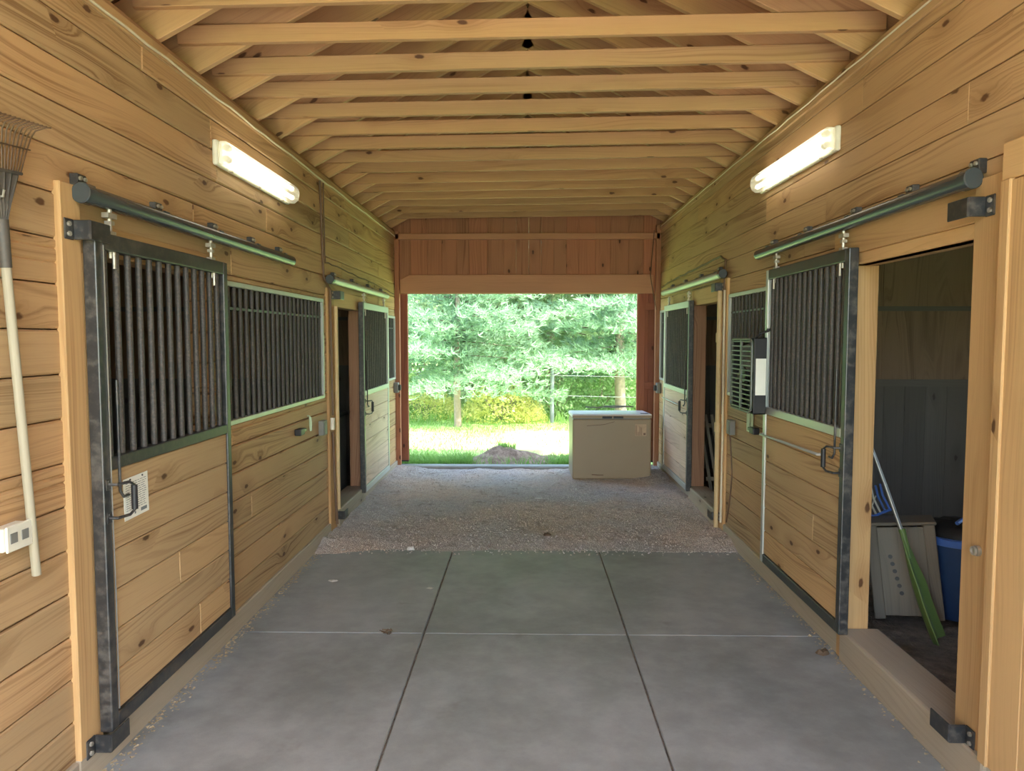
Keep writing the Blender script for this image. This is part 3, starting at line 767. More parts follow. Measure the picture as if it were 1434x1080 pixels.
# pipes and cables
tp = thing('water_pipe', 'tan vertical pipe on the right post between the two right stalls', 'pipe', (1.65, 6.36, 0))
MB().tube([(1.646, 6.385, .02), (1.646, 6.385, 1.2), (1.646, 6.385, 2.1)], .021, 12).build('pipe', 'pvc', tp, smooth=50)
for z in (.93, 1.7): MB().tube([(1.646, 6.385, z - .04), (1.646, 6.385, z + .04)], .028, 12).build('coupling', 'pvc', tp, smooth=50)
tp = thing('water_pipe', 'pale vertical pipe on the left post before the far left doorway', 'pipe', (-1.65, 6.36, 0))
MB().tube([(-1.65, 6.375, .2), (-1.65, 6.375, 1.1), (-1.65, 6.375, 1.97)], .018, 12).build('pipe', 'pvc', tp, smooth=50)
MB().tube([(-1.652, 6.22, 1.02), (-1.652, 6.22, .92)], .02, 12).build('coupling', 'white_plastic', tp, smooth=50)
def cable(label, pts, r, mat, wig=.004, name='electric_cable'):
    pts = [Vector(p) for p in pts]; out = []
    for a, b in zip(pts, pts[1:]):
        n = max(2, int((b - a).length / .18))
        for k in range(n): out.append(a.lerp(b, k / n) + Vector((0, RND.uniform(-wig, wig), RND.uniform(-wig, wig))))
    out.append(pts[-1])
    return tag(MB().tube(out, r, 6).build(name, mat, smooth=60), label, 'cable')
cable('pale electric cable running along the top of the left wall', [(-1.671, YN + .05, 3.0), (-1.671, 6.05, 2.985), (-1.671, 9.4, 2.98)], .0065, 'white_wire', .006)
cable('pale electric cable running along the top of the right wall', [(1.671, YN + .05, 3.10), (1.671, 9.4, 3.09)], .005, 'white_wire', .004)
cable('brown cable dropping down the left wall to the far left doorway post', [(-1.682, 6.06, 2.97), (-1.682, 6.11, 2.35), (-1.682, 6.13, 2.2), (-1.66, 6.24, 2.1), (-1.655, 6.25, 1.04)], .010, 'wire', .004)
cable('second brown cable dropping down the left wall close beside the first', [(-1.682, 6.16, 2.97), (-1.682, 6.17, 2.4), (-1.682, 6.19, 2.33), (-1.682, 6.40, 2.33), (-1.682, 8.9, 2.275), (-1.682, 9.35, 2.25)], .006, 'wire', .006)
cable('brown cable running down the left post from outlet height to the gravel', [(-1.66, 6.26, .9), (-1.656, 6.28, .5), (-1.65, 6.32, .08)], .012, 'wire', .006)
cable('brown cable arching over the far right pale track and down its post', [(1.679, 9.3, 2.33), (1.679, 8.2, 2.37), (1.679, 7.0, 2.40), (1.679, 6.50, 2.40), (1.679, 6.36, 2.37), (1.662, 6.31, 2.1), (1.658, 6.29, 1.05)], .009, 'wire', .010)
cable('thin pale cable running down the right post beside the tan pipe', [(1.658, 6.28, 2.1), (1.658, 6.27, .9), (1.658, 6.28, .12)], .009, 'white_wire', .003)
cable('loose dark cord hanging from the right outlet box down the boards', [(1.655, 6.03, .91), (1.668, 5.99, .6), (1.668, 6.05, .35), (1.668, 6.14, .16)], .006, 'wire', .004, 'power_cord')
cable('brown cable on the header beam at the right corner of the far opening', [(1.60, 9.454, 3.05), (1.56, 9.463, 2.48), (1.59, 9.463, 2.3), (1.64, 9.454, 2.05)], .006, 'wire', .006)

# box fan
def fan():
    y0, y1, z0, z1, xa, xb = 4.97, 5.48, 1.185, 1.70, 1.515, 1.60
    t = thing('box_fan', 'grey box fan hanging on the right stall bars', 'fan', (1.56, 5.22, z0))
    b = MB()
    b.box((xa, y0, z0), (xb, y0 + .012, z1), 2); b.box((xa, y1 - .012, z0), (xb, y1, z1), 2)
    b.box((xa, y0, z0), (xb, y1, z0 + .012), 1); b.box((xa, y0, z1 - .012), (xb, y1, z1), 1)
    b.build('casing', 'dark_plastic', t, bev=.004, seg=2)
    MB().box((xb - .006, y0 + .012, z0 + .012), (xb, y1 - .012, z1 - .012), 2).build('rear_guard', 'dark_plastic', t)
    g = MB()
    c = .05; yy0, yy1, zz0, zz1 = y0 + .01, y1 - .01, z0 + .01, z1 - .01
    path = []
    for cy, cz, a0 in ((yy1 - c, zz1 - c, 0), (yy0 + c, zz1 - c, 90), (yy0 + c, zz0 + c, 180), (yy1 - c, zz0 + c, 270)):
        for k in range(6): a = math.radians(a0 + 18 * k); path.append((xa - .012, cy + c * math.cos(a), cz + c * math.sin(a)))
    path.append(path[0])
    g.tube(path, .008, 8)
    for k in range(15):
        z = zz0 + (zz1 - zz0) * (k + .5) / 15; g.box((xa - .014, yy0 + .004, z - .0045), (xa - .004, yy1 - .004, z + .0045), 1)
    g.box((xa - .018, (yy0 + yy1) / 2 - .012, zz0), (xa - .006, (yy0 + yy1) / 2 + .012, zz1), 2)
    g.build('front_grille', 'fan_grey', t, smooth=40)
    cy, cz = (y0 + y1) / 2, (z0 + z1) / 2
    for k in range(5):
        a = 2 * PI * k / 5; bl = MB(); pts = []
        for s in range(7):
            rr = .05 + .17 * s / 6
            pts.append((rr, .35 - .02 * s))
        for (r0, w0), (r1, w1) in zip(pts, pts[1:]):
            q = [(xa + .03 + .02 * s_, cy + r_ * math.cos(a + w_ * s_), cz + r_ * math.sin(a + w_ * s_)) for r_, w_, s_ in ((r0, w0, -1), (r0, w0, 1), (r1, w1, 1), (r1, w1, -1))]
            bl.face(q); bl.face([(x + .003, y, z) for x, y, z in q[::-1]])
        bl.build('blade', 'grey_plastic', t, fixn=False)
    MB().tube([(xa + .005, cy, cz), (xa + .06, cy, cz)], .055, 16).build('hub', 'dark_plastic', t, smooth=40)
    MB().box((xa + .012, y0 - .002, z0 + .13), (xb - .004, y0 + .002, z0 + .375), 2).build('label_sticker', 'paper', t)['label'] = 'white paper label on the side of the casing'
    h = MB().tube([(xa + .03, y0 + .06, z1), (xa + .05, y0 + .04, z1 + .03), (1.615, y0 + .03, z1 + .045), (1.632, y0 + .02, z1 + .06)], .008, 6)
    h.tube([(1.61, y0 + .06, z1 + .04), (1.60, y0 - .01, z1 + .055)], .008, 6); h.build('hanging_wire', 'dark_plastic', t)
fan()
tag(MB().box((1.672, 5.50, 1.02), (1.682, 5.54, 1.215), 2).box((1.672, 5.58, .99), (1.682, 5.64, 1.215), 2).build('strap', 'strap', bev=.002), 'pale green strap hanging from the right grille below the box fan', 'strap')

# ------------------------------------------------------------------ chest freezer
def freezer():
    t = thing('chest_freezer', 'almond chest freezer with its lid top painted sky-lit white, standing on the gravel by the far opening', 'freezer', (1.015, 8.78, .01), rot=(math.radians(-1.5), 0, math.radians(1.0)))
    W, D, H = .47, .60, .72
    MB().box((-W, 0, 0), (W, D, H), 2).build('body', 'freezer', t, bev=.018, seg=3, local=True)
    MB().box((-W + .01, .012, H), (W - .01, D - .01, H + .012), 2).build('gasket', 'grey_plastic', t, local=True)
    lid = MB().box((-W - .006, -.008, H + .012), (W + .006, D + .006, H + .062), 2).build('lid', 'skylit_lid', t, bev=.016, seg=3, local=True); lid['label'] = 'lid painted white as if lit by the sky'
    fr = MB().box((-W - .002, -.010, H + .014), (W + .002, -.006, H + .046), 0).build('lid_front', 'freezer', t, local=True)  # strip in body colour, so only the lid top carries the painted sky light
    for x in (-.06, .075):
        MB().box((x - .058, -.016, H + .012), (x + .058, .004, H + .034), 0).build('hinge_latch', 'dark_plastic', t, bev=.003, local=True)
    MB().box((.35, .03, H + .060), (.44, .10, H + .066), 0).build('lid_badge', 'dark_plastic', t, local=True)
    s = MB(); r = random.Random(2)
    MB().box((.275, -.0035, .52), (.41, -.001, .66), 0).build('sticker_stain', 'sticker', t, local=True)
    for k in range(7): s.box((.28 + k * .012, -.0045, .525), (.284 + k * .012, -.003, .56 + r.random() * .09), 2)
    s.box((.375, -.0045, .53), (.40, -.003, .555), 2); s.build('sticker_print', 'ink_brown', t, local=True)
    d = MB().tube([(-.3, -.001, .64), (-.1, -.002, .655), (.03, -.001, .69)], .003, 6); d.tube([(-.24, 0, .055), (-.16, -.001, .05), (-.1, 0, .05)], .006, 6)
    d.build('scratch', 'ink_brown', t, local=True)
    f = MB()
    for x in (-W + .05, W - .05):
        for y in (.05, D - .05): f.box((x - .025, y - .025, -.02), (x + .025, y + .025, .0), 2)
    f.build('foot', 'dark_plastic', t, local=True)
M['sticker'] = plain('stained_sticker', lin(188, 160, 128), .6, var=.25, sc=30.)
M['ink_brown'] = plain('brown_print', lin(120, 92, 72), .7)
freezer()
# loose cord lying on the freezer lid
tag(MB().tube([(.72, 9.05, .852), (.85, 8.98, .853), (.98, 9.04, .856), (1.05, 8.96, .853), (1.18, 9.03, .857), (1.3, 9.06, .856), (1.12, 9.12, .858), (.95, 9.10, .857)], .008, 6).build('loose_cord', 'grey_plastic', smooth=60), 'loose grey cord lying on the freezer lid', 'cord')

# ------------------------------------------------------------------ inside the open right stall
def crate():
    t = thing('wooden_crate', 'weathered grey wooden crate with a row of holes, leaning inside the open right stall', 'crate', (2.05, 4.30, .05), rot=(math.radians(-6), math.radians(-7), math.radians(-24)))
    W, D, H = .36, .34, .56
    MB().box((.04, 0, .02), (W - .04, .02, H - .03), 2).build('front_panel', 'crate', t, bev=.004, local=True)
    for x in (0, W - .06): MB().box((x, -.012, 0), (x + .06, .02, H), 2).build('corner_post', 'crate', t, bev=.005, local=True)
    for x in (0, W - .02): MB().box((x, .02, .02), (x + .02, D, H - .02), 2).build('side_panel', 'crate', t, bev=.004, local=True)
    MB().box((.02, D - .02, .02), (W - .02, D, H - .02), 2).build('back_panel', 'crate', t, local=True)
    MB().box((-.01, -.02, H - .02), (W + .01, D + .01, H), 0).build('top_board', 'crate', t, bev=.006, local=True)
    h = MB()
    for k in range(6): h.tube([(.115 + .008 * k, -.0025, .36 - .042 * k), (.115 + .008 * k, .004, .36 - .042 * k)], .012, 10)
    h.build('hole', 'dark_plastic', t, local=True)
crate()
def shovel():
    t = thing('green_shovel', 'long-handled shovel with a green plastic blade leaning inside the open right stall', 'shovel', (2.183, 3.92, .06))
    a = Vector((1.93, 4.20, 1.13)); b = Vector((2.08, 4.08, .63)); c = Vector((2.19, 3.93, .07))
    MB().tube([a, a.lerp(b, .5), b + (c - b) * .1], .011, 10).build('pole', 'alu', t, smooth=50)
    d = (c - b); m = MB(); n = 10; sd = Vector((.62, .78, .0)).normalized()
    nrm = d.normalized().cross(sd).normalized()
    def P(k, j, o): 
        u = k / n; w = .028 + .06 * min(1, u * 2.0)
        return b + d * u + sd * (w * j) + nrm * (.045 * abs(j) ** 2 * min(1, u * 2) + o - .02 * math.sin(u * PI))
    js = [-1, -.6, -.2, .2, .6, 1]
    for k in range(n):
        for j0, j1 in zip(js, js[1:]):
            m.face([P(k, j0, 0), P(k, j1, 0), P(k + 1, j1, 0), P(k + 1, j0, 0)]); m.face([P(k, j0, -.006), P(k + 1, j0, -.006), P(k + 1, j1, -.006), P(k, j1, -.006)])
    for k in range(n):
        for j in (-1, 1): m.face([P(k, j, 0), P(k + 1, j, 0), P(k + 1, j, -.006), P(k, j, -.006)])
    m.build('blade', 'green', t, smooth=50, fixn=False)
    MB().tube([b - d * .02, b + d * .25], .019, 10, .008).build('socket', 'green', t, smooth=50)
shovel()
def tub():
    t = thing('blue_tub', 'tall blue plastic tub on the stall floor beside the leaning crate', 'tub', (2.60, 4.42, .05))
    L = Matrix.Translation((0, 0, 0))
    MB().lathe([(.0, .0), (.19, .0), (.20, .02), (.235, .47), (.236, .48), (.226, .48), (.19, .03), (.0, .03)], L, 36).build('body', 'blue', t, smooth=40, local=True)
    MB().lathe([(.234, .44), (.252, .445), (.256, .485), (.234, .49), (.226, .48)], L, 36).build('rim', 'blue_light', t, smooth=40, local=True)
    o = MB(); r = random.Random(9); n = 26; prof = [(.0, .30), (.205, .31), (.215, .40), (.20, .50), (.15, .545), (.07, .55), (.0, .53)]
    for i, (rr, z) in enumerate(prof): pass
    b = len(o.v)
    for (rr, z) in prof:
        for k in range(n):
            a = 2 * PI * k / n; q = rr * (1 + .08 * mnoise.noise(Vector((math.cos(a) * 2, math.sin(a) * 2, z * 8))))
            q = min(q, .205)
            o.v.append(Vector((2.60 + q * math.cos(a), 4.42 + q * math.sin(a), .05 + z + (.04 * mnoise.noise(Vector((math.cos(a) * 3, math.sin(a) * 3, 4))) if rr > .05 and z > .45 else 0))))
    for i in range(len(prof) - 1):
        for k in range(n): o.f.append((b + i * n + k, b + i * n + (k + 1) % n, b + (i + 1) * n + (k + 1) % n, b + (i + 1) * n + k)); o.uv.append([(0, 0)] * 4); o.tn.append(.5)
    tag(o.build('feed_bag', 'bag', smooth=60), 'dark crumpled bag stuffed into the blue tub', 'bag')
tub()
def blue_scoop():
    t = thing('feed_scoop', 'shiny blue feed scoop lying on the dark bag in the tub', 'scoop', (2.66, 4.36, .60), rot=(0, math.radians(-12), .5))
    MB().lathe([(.0, .0), (.075, .005), (.095, .07), (.10, .075), (.09, .072), (.07, .012), (.0, .01)], Matrix.Translation((0, 0, .0)) @ Matrix.Rotation(.5, 4, 'X'), 24).build('bowl', 'blue_light', t, smooth=40, local=True)
    MB().tube([(-.09, 0, .06), (-.14, 0, .075), (-.19, .0, .07)], .012, 8).build('handle', 'blue_light', t, smooth=40, local=True)
blue_scoop()
def stall_fork():
    t = thing('stall_fork', 'blue and white stall fork with its tines showing above the leaning crate', 'fork', (2.20, 4.62, .06))
    c = Vector((2.20, 4.66, .60)); e1 = Vector((.92, .0, .38)); e2 = Vector((-.38, .25, .92)).normalized(); e1.normalize()
    P = lambda a, b: c + e1 * a + e2 * b
    MB().tube([P(-.10, -.02), P(.12, -.02)], .009, 8).build('cross_bar', 'blue_light', t)
    for k in range(8):
        a = -.09 + .03 * k
        MB().tube([P(a, -.02), P(a, .08), P(a, .16) + Vector((.01, -.02, 0))], .0065, 6).build('tine', 'white_plastic' if k in (3, 4) else 'blue_light', t, smooth=50)
    MB().tube([P(-.06, -.02), P(.05, .09)], .004, 6).build('brace', 'white_plastic', t)
    MB().tube([P(0, -.02), (2.16, 4.80, .30), (2.14, 4.88, .06)], .013, 8).build('handle', 'handlewood', t, smooth=50)
stall_fork()
tag(MB().beam((2.0, 4.62, .06), (1.905, 4.30, 1.24), .03, .055, up=(1, 0, 0)).build('wooden_stake', 'weathered', bev=.003), 'grey wooden stake standing just inside the open right stall, against the jamb', 'stake')

# far stalls: what shows through the doorways
def storage_box():
    t = thing('storage_bin', 'dark grey slotted bin inside the far left stall doorway', 'bin', (-2.35, 7.95, .03))
    MB().box((-2.66, 7.75, .03), (-2.02, 8.2, .84), 2).build('body', 'grey_plastic', t, bev=.02, seg=2)
    MB().box((-2.68, 7.73, .84), (-2.0, 8.22, .88), 2).build('lid', 'dark_plastic', t, bev=.01)
    s = MB()
    for k in range(8): s.box((-2.12, 7.742, .25 + k * .06), (-2.04, 7.752, .28 + k * .06), 0)
    s.build('slot', 'dark_plastic', t)
storage_box()
tag(MB().lathe([(.0, .0), (.10, .0), (.14, .03), (.15, .10), (.10, .17), (.03, .20), (.0, .20)], Matrix.Translation((-2.25, 7.95, .88)), 20).build('blue_bag', 'blue', smooth=60), 'blue bag sitting on the slotted bin in the far left stall', 'bag')
def pallet():
    t = thing('wooden_rack', 'grey slatted rack leaning inside the far right stall doorway', 'rack', (2.15, 7.6, .04))
    for k in range(7): MB().beam((1.98 + k * .07, 7.9, .06), (1.88 + k * .07, 8.1, .86), .02, .03, up=(1, 0, 0)).build('slat', 'weathered', t)
    for f_ in (.15, .85):
        a = Vector((1.98, 7.9, .06)).lerp(Vector((1.88, 8.1, .86)), f_); MB().beam(a + Vector((-.03, .03, 0)), a + Vector((.46, .03, 0)), .03, .04).build('rail', 'weathered', t)
pallet()

# ------------------------------------------------------------------ small things on the floor
def litter(name, label, cat, x, y, s, mat, seed, group=None, flat=.35, z=0.):
    r = random.Random(seed); mb = MB(); n = 9
    ring = [Vector((x + math.cos(2 * PI * k / n) * s * r.uniform(.6, 1.2), y + math.sin(2 * PI * k / n) * s * r.uniform(.4, .9), z)) for k in range(n)]
    up = [Vector((x + (p.x - x) * .7, y + (p.y - y) * .7, z + s * flat * r.uniform(.6, 1.2))) for p in ring]; top = Vector((x, y, z + s * flat))
    for k in range(n):
        j = (k + 1) % n; mb.face([ring[k], ring[j], up[j], up[k]], tone=r.random()); mb.face([up[k], up[j], top], tone=r.random())
    mb.face(ring[::-1])
    return tag(mb.build(name, mat), label, cat, group)
def twig_clump(x, y):
    mb = MB(); r = random.Random(3)
    for _ in range(16):
        a = r.uniform(0, 6.3); l = r.uniform(.02, .05); p = Vector((x + r.uniform(-.03, .03), y + r.uniform(-.02, .02), r.uniform(.003, .018)))
        mb.tube([p, p + Vector((math.cos(a) * l, math.sin(a) * l, r.uniform(-.002, .012)))], .0028, 5)
    tag(mb.build('twig_clump', 'leaf_brown'), 'small dark clump of twigs on the concrete left of the middle slab', 'twigs')
twig_clump(-.80, 4.14)
litter('pebble', 'flat pale chip lying on the concrete beside the left slab joint', 'stone', -.655, 4.92, .03, 'stone', 1, flat=.12)
litter('pebble', 'pale chip lying on the concrete near the left wall', 'stone', -1.36, 5.06, .035, 'stone', 2, flat=.2)
litter('pebble', 'white stone at the gravel edge, left of the slab joint', 'stone', -.92, 5.80, .035, 'stone', 3, flat=.7, z=.01)
litter('pebble', 'white crumbled stone in the corner by the left post', 'stone', -1.55, 5.83, .04, 'stone', 4, flat=.5, z=.0)
litter('pebble', 'second white crumb beside the left post stone', 'stone', -1.47, 5.78, .03, 'stone', 5, flat=.4, z=.0)
litter('pebble', 'flat white stone in the middle of the gravel', 'stone', .12, 7.62, .05, 'stone', 6, flat=.25, z=.025)
litter('dry_leaf', 'brown leaf lying on the gravel near the slab edge', 'leaf', .17, 6.2, .05, 'leaf_brown', 7, flat=.3, z=.025)
litter('dry_leaf', 'brown leaf clump on the concrete against the near right sill', 'leaf', 1.60, 3.92, .045, 'leaf_brown', 8, flat=.5)
def edge_litter():
    mb = MB(); r = random.Random(21)
    for _ in range(900):
        sx = r.choice((-1, -1, 1)); y = r.uniform(2.7, 5.7); x = sx * (1.665 - abs(r.gauss(0, .03))); s = r.uniform(.003, .011)
        a = r.uniform(0, 6.3); p = Vector((x, y, .001)); d = Vector((math.cos(a), math.sin(a), r.uniform(0, .4))) * s * 1.6; q = Vector((-d.y, d.x, .3 * s)) * .5
        mb.face([p - q, p + d, p + q, p - d * .3 + Vector((0, 0, s * .5))], tone=r.random())
    tag(mb.build('wood_shavings', 'crumb', fixn=False), 'fine line of wood shavings and crumbs where the concrete meets the walls', 'debris', kind='stuff')
M['crumb'] = plain('shaving_crumbs', lin(190, 172, 138), .8, var=.5, sc=60.)
edge_litter()

# ------------------------------------------------------------------ outdoors
mb = MB(); n = 70; pts = {}
for i in range(n + 1):
    for j in range(n + 1):
        X = -30 + 60 * i / n; Y = 9.56 + 40 * (j / n) ** 1.6
        pts[i, j] = Vector((X, Y, -.02 + .05 * mnoise.noise(Vector((X * .5, Y * .5, 0))) * min(1, (Y - 9.5)) + max(0, Y - 16) * .03))
for i in range(n):
    for j in range(n): mb.face([pts[i, j], pts[i + 1, j], pts[i + 1, j + 1], pts[i, j + 1]])
struct(mb.build('ground_lawn', 'lawn', smooth=80))
mb = MB(); mb.face([(-60, -60, -.16), (60, -60, -.16), (60, 70, -.16), (-60, 70, -.16)]); struct(mb.build('ground_yard', 'lawn'))

def mound():
    mb = MB(); n = 40; pts = {}
    cx, cy = .0, 10.1
    for i in range(n + 1):
        for j in range(n + 1):
            X = cx - 1.3 + 2.6 * i / n; Y = cy - .6 + 1.2 * j / n
            d = math.hypot((X - cx) / 1.3, (Y - cy) / .6)
            pk = math.exp(-((X + .35) ** 2 / .09 + (Y - 10.05) ** 2 / .06)) * .16
            z = max(0, 1 - d) * .13 + pk + .05 * mnoise.noise(Vector((X * 6, Y * 6, 1))) * max(0, 1 - d)
            pts[i, j] = Vector((X, Y, z - .03))
    for i in range(n):
        for j in range(n): mb.face([pts[i, j], pts[i + 1, j], pts[i + 1, j + 1], pts[i, j + 1]])
    tag(mb.build('dirt_mound', 'mound', smooth=70), 'low mound of bare brown soil on the lawn just outside the opening', 'dirt mound')
mound()
def grass():
    mb = MB(); r = random.Random(5)
    def blade(x, y, h, w, z=-.02):
        a = r.uniform(0, 6.3); t = r.random(); l = r.uniform(-.6, .6) * h; l2 = r.uniform(-.6, .6) * h
        d = Vector((math.cos(a) * w, math.sin(a) * w, 0)); p = Vector((x, y, z))
        m = p + Vector((l * .35, l2 * .35, h * .6)); mb.face([p - d, p + d, m + d * .7, m - d * .7], tone=t); mb.face([m - d * .7, m + d * .7, p + Vector((l, l2, h))], tone=t)
    for _ in range(9000):
        x = r.uniform(-2.4, 1.4); y = 9.66 + abs(r.gauss(0, .28))
        dens = mnoise.noise(Vector((x * 1.6, y * 1.6, 3)))
        if -.75 < x < .3 and r.random() < .8: continue
        if dens < -.25: continue
        blade(x, y, r.uniform(.05, .17) * (1 + .6 * max(0, dens)), .005)
    for _ in range(16000):
        x = r.uniform(-4, 5); y = r.uniform(9.7, 15.5)
        if x > -.4 and 10.3 < y < 13.6 and r.random() < .85: continue
        blade(x, y, r.uniform(.02, .07), .006)
    for _ in range(5000):
        x = r.uniform(-6, 6); y = r.uniform(14.5, 17.5); blade(x, y, r.uniform(.06, .3), .009)
    for _ in range(300): blade(-.3 + r.gauss(0, .06), 10.1 + r.gauss(0, .05), r.uniform(.05, .14), .004, .16)
    tag(mb.build('grass', 'grass', fixn=False), 'green grass growing outside, long along the threshold and thin on the sunlit lawn', 'grass', kind='stuff')
grass()

def pine_meshes(seed, h, lmax, z0, needle, tr):
    r = random.Random(seed)
    tk = MB(); path = [Vector((0, 0, -.1))]
    for k in range(1, 9): path.append(Vector((r.uniform(-.04, .04), r.uniform(-.04, .04), h * k / 8)))
    tk.tube(path, tr, 10, tr * .25)
    def tuft(p, d, sz, tone):
        for q in range(7):
            e = (d + Vector((r.gauss(0, .5), r.gauss(0, .5), r.gauss(0, .4)))).normalized(); w = e.orthogonal().normalized(); w.rotate(Matrix.Rotation(r.uniform(0, 6.3), 3, e)); w *= .0105
            fo.face([p - w, p + w, p + e * sz * r.uniform(.7, 1.1)], tone=min(1, max(0, tone + r.uniform(-.15, .15))))
    br = MB(); fo = MB(); zw = z0
    while zw < h - .2:
        f = max(0, (zw - z0) / (h - z0)); L = lmax * (1 - f ** 1.3) * r.uniform(.85, 1.1) + .25
        nb = r.randint(5, 7); a0 = r.uniform(0, 6.3)
        for b in range(nb):
            a = a0 + 2 * PI * b / nb + r.uniform(-.3, .3); z = zw + r.uniform(-.16, .16); l = L * r.uniform(.65, 1.1)
            o = Vector((math.cos(a), math.sin(a), 0)); s = Vector((-o.y, o.x, 0)); lift = r.uniform(.05, .3) if f > .2 else r.uniform(-.15, .12)
            P = lambda t: Vector((0, 0, z)) + o * l * t + Vector((0, 0, l * (lift * t - .12 * t * t + .10 * t ** 4)))
            br.tube([P(0), P(.3), P(.55), P(.8)], tr * .16, 5, .003)
            nt = int(30 + 46 * l)
            for _ in range(nt):
                t = r.uniform(.08, 1) ** .8; sp = r.gauss(0, .20) * l * (.35 + .65 * t)
                p = P(t) + s * sp + Vector((0, 0, r.gauss(.02, .06)))
                d = (o * r.uniform(.4, 1) + s * (.8 if sp > 0 else -.8) * r.random() + Vector((0, 0, r.uniform(.05, .7)))).normalized()
                sz = r.uniform(.11, .21); tone = r.random()
                tuft(p, d, sz, tone)
        for _ in range(110):
            a = r.uniform(0, 6.3); o = Vector((math.cos(a), math.sin(a), 0)); p = o * abs(r.gauss(.12, .16)) + Vector((0, 0, zw + r.uniform(-.05, .40)))
            tuft(p, (o + Vector((0, 0, .4))).normalized(), r.uniform(.12, .2), r.random())
        zw += r.uniform(.26, .42)
    return tk, br, fo
PM = {}
def pine(label, x, y, sc, rot, kind):
    t = thing('pine_tree', label, 'tree', (x, y, 0 if y < 16 else (y - 16) * .03), 'pine trees beyond the lawn', (0, 0, rot)); t.scale = (sc, sc, sc)
    if kind not in PM:
        args = {'a': (3, 7.0, 2.1, .95, 'needle', .075), 'b': (8, 8.0, 2.3, 1.0, 'needle', .12), 'c': (13, 9.0, 3.0, 1.1, 'needle2', .12)}[kind]
        tk, br, fo = pine_meshes(*args)
        PM[kind] = (tk.build('trunk', 'bark', t, smooth=60, local=True), br.build('branches', 'twig', t, smooth=60, local=True), fo.build('foliage', args[4], t, local=True, fixn=False))
    else:
        for p in PM[kind]:
            c = p.copy(); COL.objects.link(c); c.parent = t
pine('young pine with a thin bare lower trunk, standing left at the lawn edge', -1.33, 14.2, 1., .3, 'a')
pine('pine with a thick pale lower trunk rising behind the freezer', 1.95, 15.3, 1., 1.2, 'b')
pine('pine filling the middle behind the fence post', .6, 18.5, 1., 2.2, 'c')
pine('pine at the left edge of the far opening, behind the red-brown door edge', -4.3, 17.0, 1.05, 4.0, 'b')
pine('tall pine set back between the left young pine and the middle pine', -1.5, 20.5, 1.15, 1.0, 'c')
pine('tall pine set back at the right edge behind the thick-trunked pine', 4.4, 19.5, 1.1, 3.3, 'c')
pine('far pine deep in the belt, right of the middle pine', 2.0, 23.5, 1.3, 5.0, 'b')
pine('far pine deep in the belt at the left', -4.6, 23.0, 1.3, .4, 'c')
pine('farthest pine behind the middle pine', -.6, 26.0, 1.5, 2.0, 'c')
pine('far pine deep in the belt at the far right', 5.6, 25.0, 1.4, 1.7, 'c')

SM = {}
def shrub(label, x, y, w, h, kind, rot):
    t = thing('shrub', label, 'shrub', (x, y, -.03 + max(0, y - 16) * .03), 'shrubs under the pines', (0, 0, rot)); t.scale = (w, w, h)
    if kind not in SM:
        r = random.Random(17 if kind == 'shrub' else 23); fo = MB(); st = MB()
        for k in range(9):
            a = 2 * PI * k / 9; st.tube([(0, 0, 0), (.3 * math.cos(a), .3 * math.sin(a), .4), (.55 * math.cos(a), .55 * math.sin(a), .75)], .014, 5, .004)
        for _ in range(3200):
            u = r.uniform(0, 6.3); c = r.uniform(.02, 1); rr = r.uniform(.55, 1) ** .6; s_ = math.sqrt(1 - c * c * .8)
            p = Vector((math.cos(u) * s_ * rr, math.sin(u) * s_ * rr, c * rr * (.8 + .3 * mnoise.noise(Vector((u, c * 3, 2))))))
            e = Vector((r.gauss(0, 1), r.gauss(0, 1), r.gauss(.2, .7))).normalized(); w_ = e.orthogonal().normalized(); w_.rotate(Matrix.Rotation(r.uniform(0, 6.3), 3, e)); sz = r.uniform(.05, .10)
            fo.face([p, p + e * sz * .5 + w_ * sz * .28, p + e * sz, p + e * sz * .5 - w_ * sz * .28], tone=r.random())
        SM[kind] = (st.build('stems', 'bark', t, local=True), fo.build('leaves', kind, t, local=True, fixn=False))
    else:
        for p in SM[kind]:
            c = p.copy(); COL.objects.link(c); c.parent = t
shrub('yellow-green flowering bush directly right of the young pine trunk', -.55, 15.25, .85, .9, 'gold', 0)
shrub('yellow-green bush left of the young pine trunk', -2.2, 15.8, .85, .7, 'gold', 1.)
shrub('green bush in shade behind the middle fence post', .62, 15.9, .9, 1.05, 'shrub', 2.)
shrub('green bush at the left edge of the opening under the drooping pine', -3.3, 16.2, 1.0, 1.0, 'shrub', .5)
shrub('green bush behind the wire fence beside the freezer', 1.6, 16.6, 1.1, 1.2, 'shrub', 4.)
shrub('green bush behind the pine with the thick trunk', 3.0, 17.0, 1.3, 1.3, 'shrub', 5.)
shrub('small yellow-green bush low beside the middle of the fence', .05, 14.95, .4, .5, 'gold', 3.)
for k, (x, y, lab) in enumerate(((-2.4, 19.0, 'tall green thicket set back at the left under the pines'), (1.1, 20.0, 'tall green thicket set back in the middle under the pines'), (4.2, 21.0, 'tall green thicket set back at the right under the pines'), (-5.6, 20, 'tall green thicket beyond the left door edge'))):
    shrub(lab, x, y, 2.2, 2.4, 'shrub', k * 1.3)

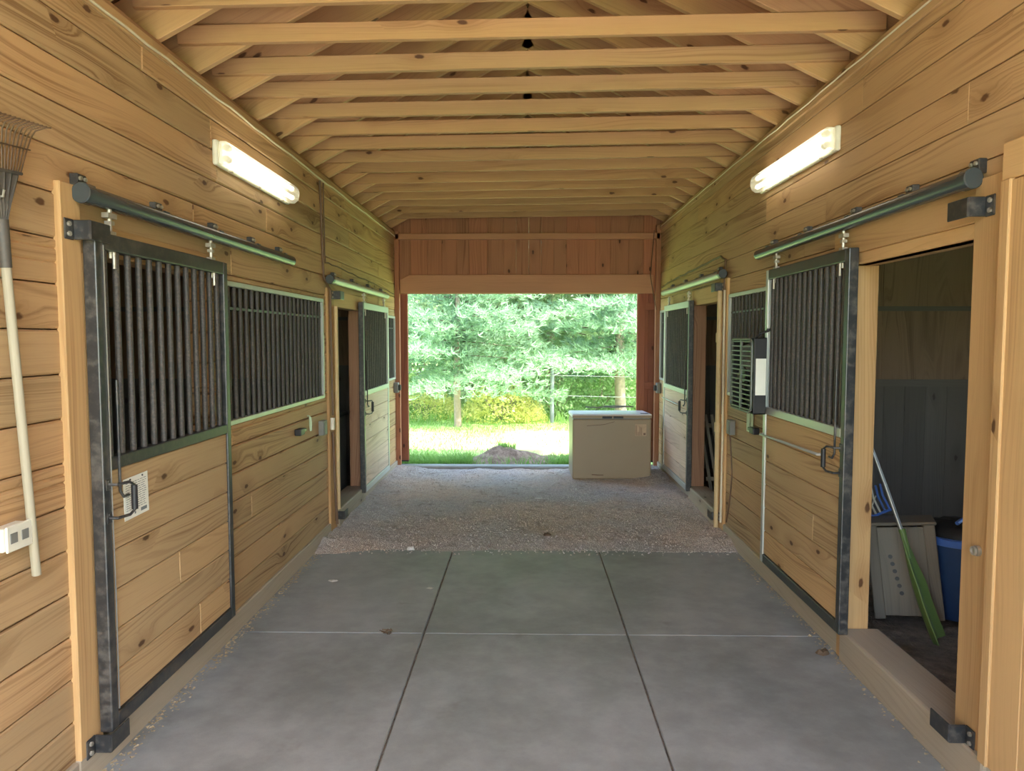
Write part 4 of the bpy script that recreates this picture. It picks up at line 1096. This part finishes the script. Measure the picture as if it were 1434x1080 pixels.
def fence():
    a, b = (-.19, 15.6), (.50, 14.7)
    for (x, y, r_, h, lab) in ((.50, 14.75, .045, 1.15, 'grey wooden fence post standing at the lawn edge'), (-.21, 15.8, .035, 1.0, 'thin pale fence post half hidden by bushes')):
        tag(MB().tube([(x, y, -.1), (x, y, h * .5), (x + .01, y, h)], r_, 10, r_ * .9).build('fence_post', 'postwood', smooth=50), lab, 'post')
    for z, lab in ((.95, 'upper fence wire strung right from the grey post'), (.55, 'lower fence wire strung right from the grey post')):
        tag(MB().tube([(-2.6, 16.0, z), (-.21, 15.76, z), (.50, 14.70, z), (2.2, 14.5, z - .02), (4.2, 14.4, z)], .006, 5).build('fence_wire', 'alu'), lab, 'wire')
fence()

# ------------------------------------------------------------------ light, sky, camera
w = bpy.data.worlds.new('sky'); S.world = w; w.use_nodes = True
nt = w.node_tree; bg = nt.nodes['Background']
sk = nt.nodes.new('ShaderNodeTexSky'); sk.sky_type = 'NISHITA'; sk.sun_disc = False
sk.sun_elevation = math.radians(62); sk.sun_rotation = math.radians(150); sk.air_density = 1.2; sk.dust_density = 2.5; sk.ozone_density = .6
nt.links.new(sk.outputs[0], bg.inputs[0]); bg.inputs[1].default_value = .48
sd = bpy.data.lights.new('sun', 'SUN'); sd.energy = 5.6; sd.angle = math.radians(1.5); sd.color = (1., .95, .86)
so = bpy.data.objects.new('sun', sd); COL.objects.link(so); so.location = (8, -6, 14)
so.rotation_euler = Vector((-.50, .30, -.80)).to_track_quat('-Z', 'Y').to_euler()

cd = bpy.data.cameras.new('camera'); cd.sensor_width = 36; cd.sensor_fit = 'HORIZONTAL'; cd.lens = 36 * 1036 / 1434; cd.clip_start = .05; cd.clip_end = 300
co = bpy.data.objects.new('camera', cd); COL.objects.link(co); co.location = (0, 0, 1.70)
co.rotation_euler = (PI / 2 - math.atan(67 / 1036), 0, math.atan(21 / 1036))
S.camera = co
vs = S.view_settings; vs.view_transform = 'Standard'; vs.look = 'None'; vs.gamma = 1; vs.use_curve_mapping = False; vs.exposure = 1.82
S.cycles.max_bounces = 10; S.cycles.diffuse_bounces = 6; S.cycles.transparent_max_bounces = 12
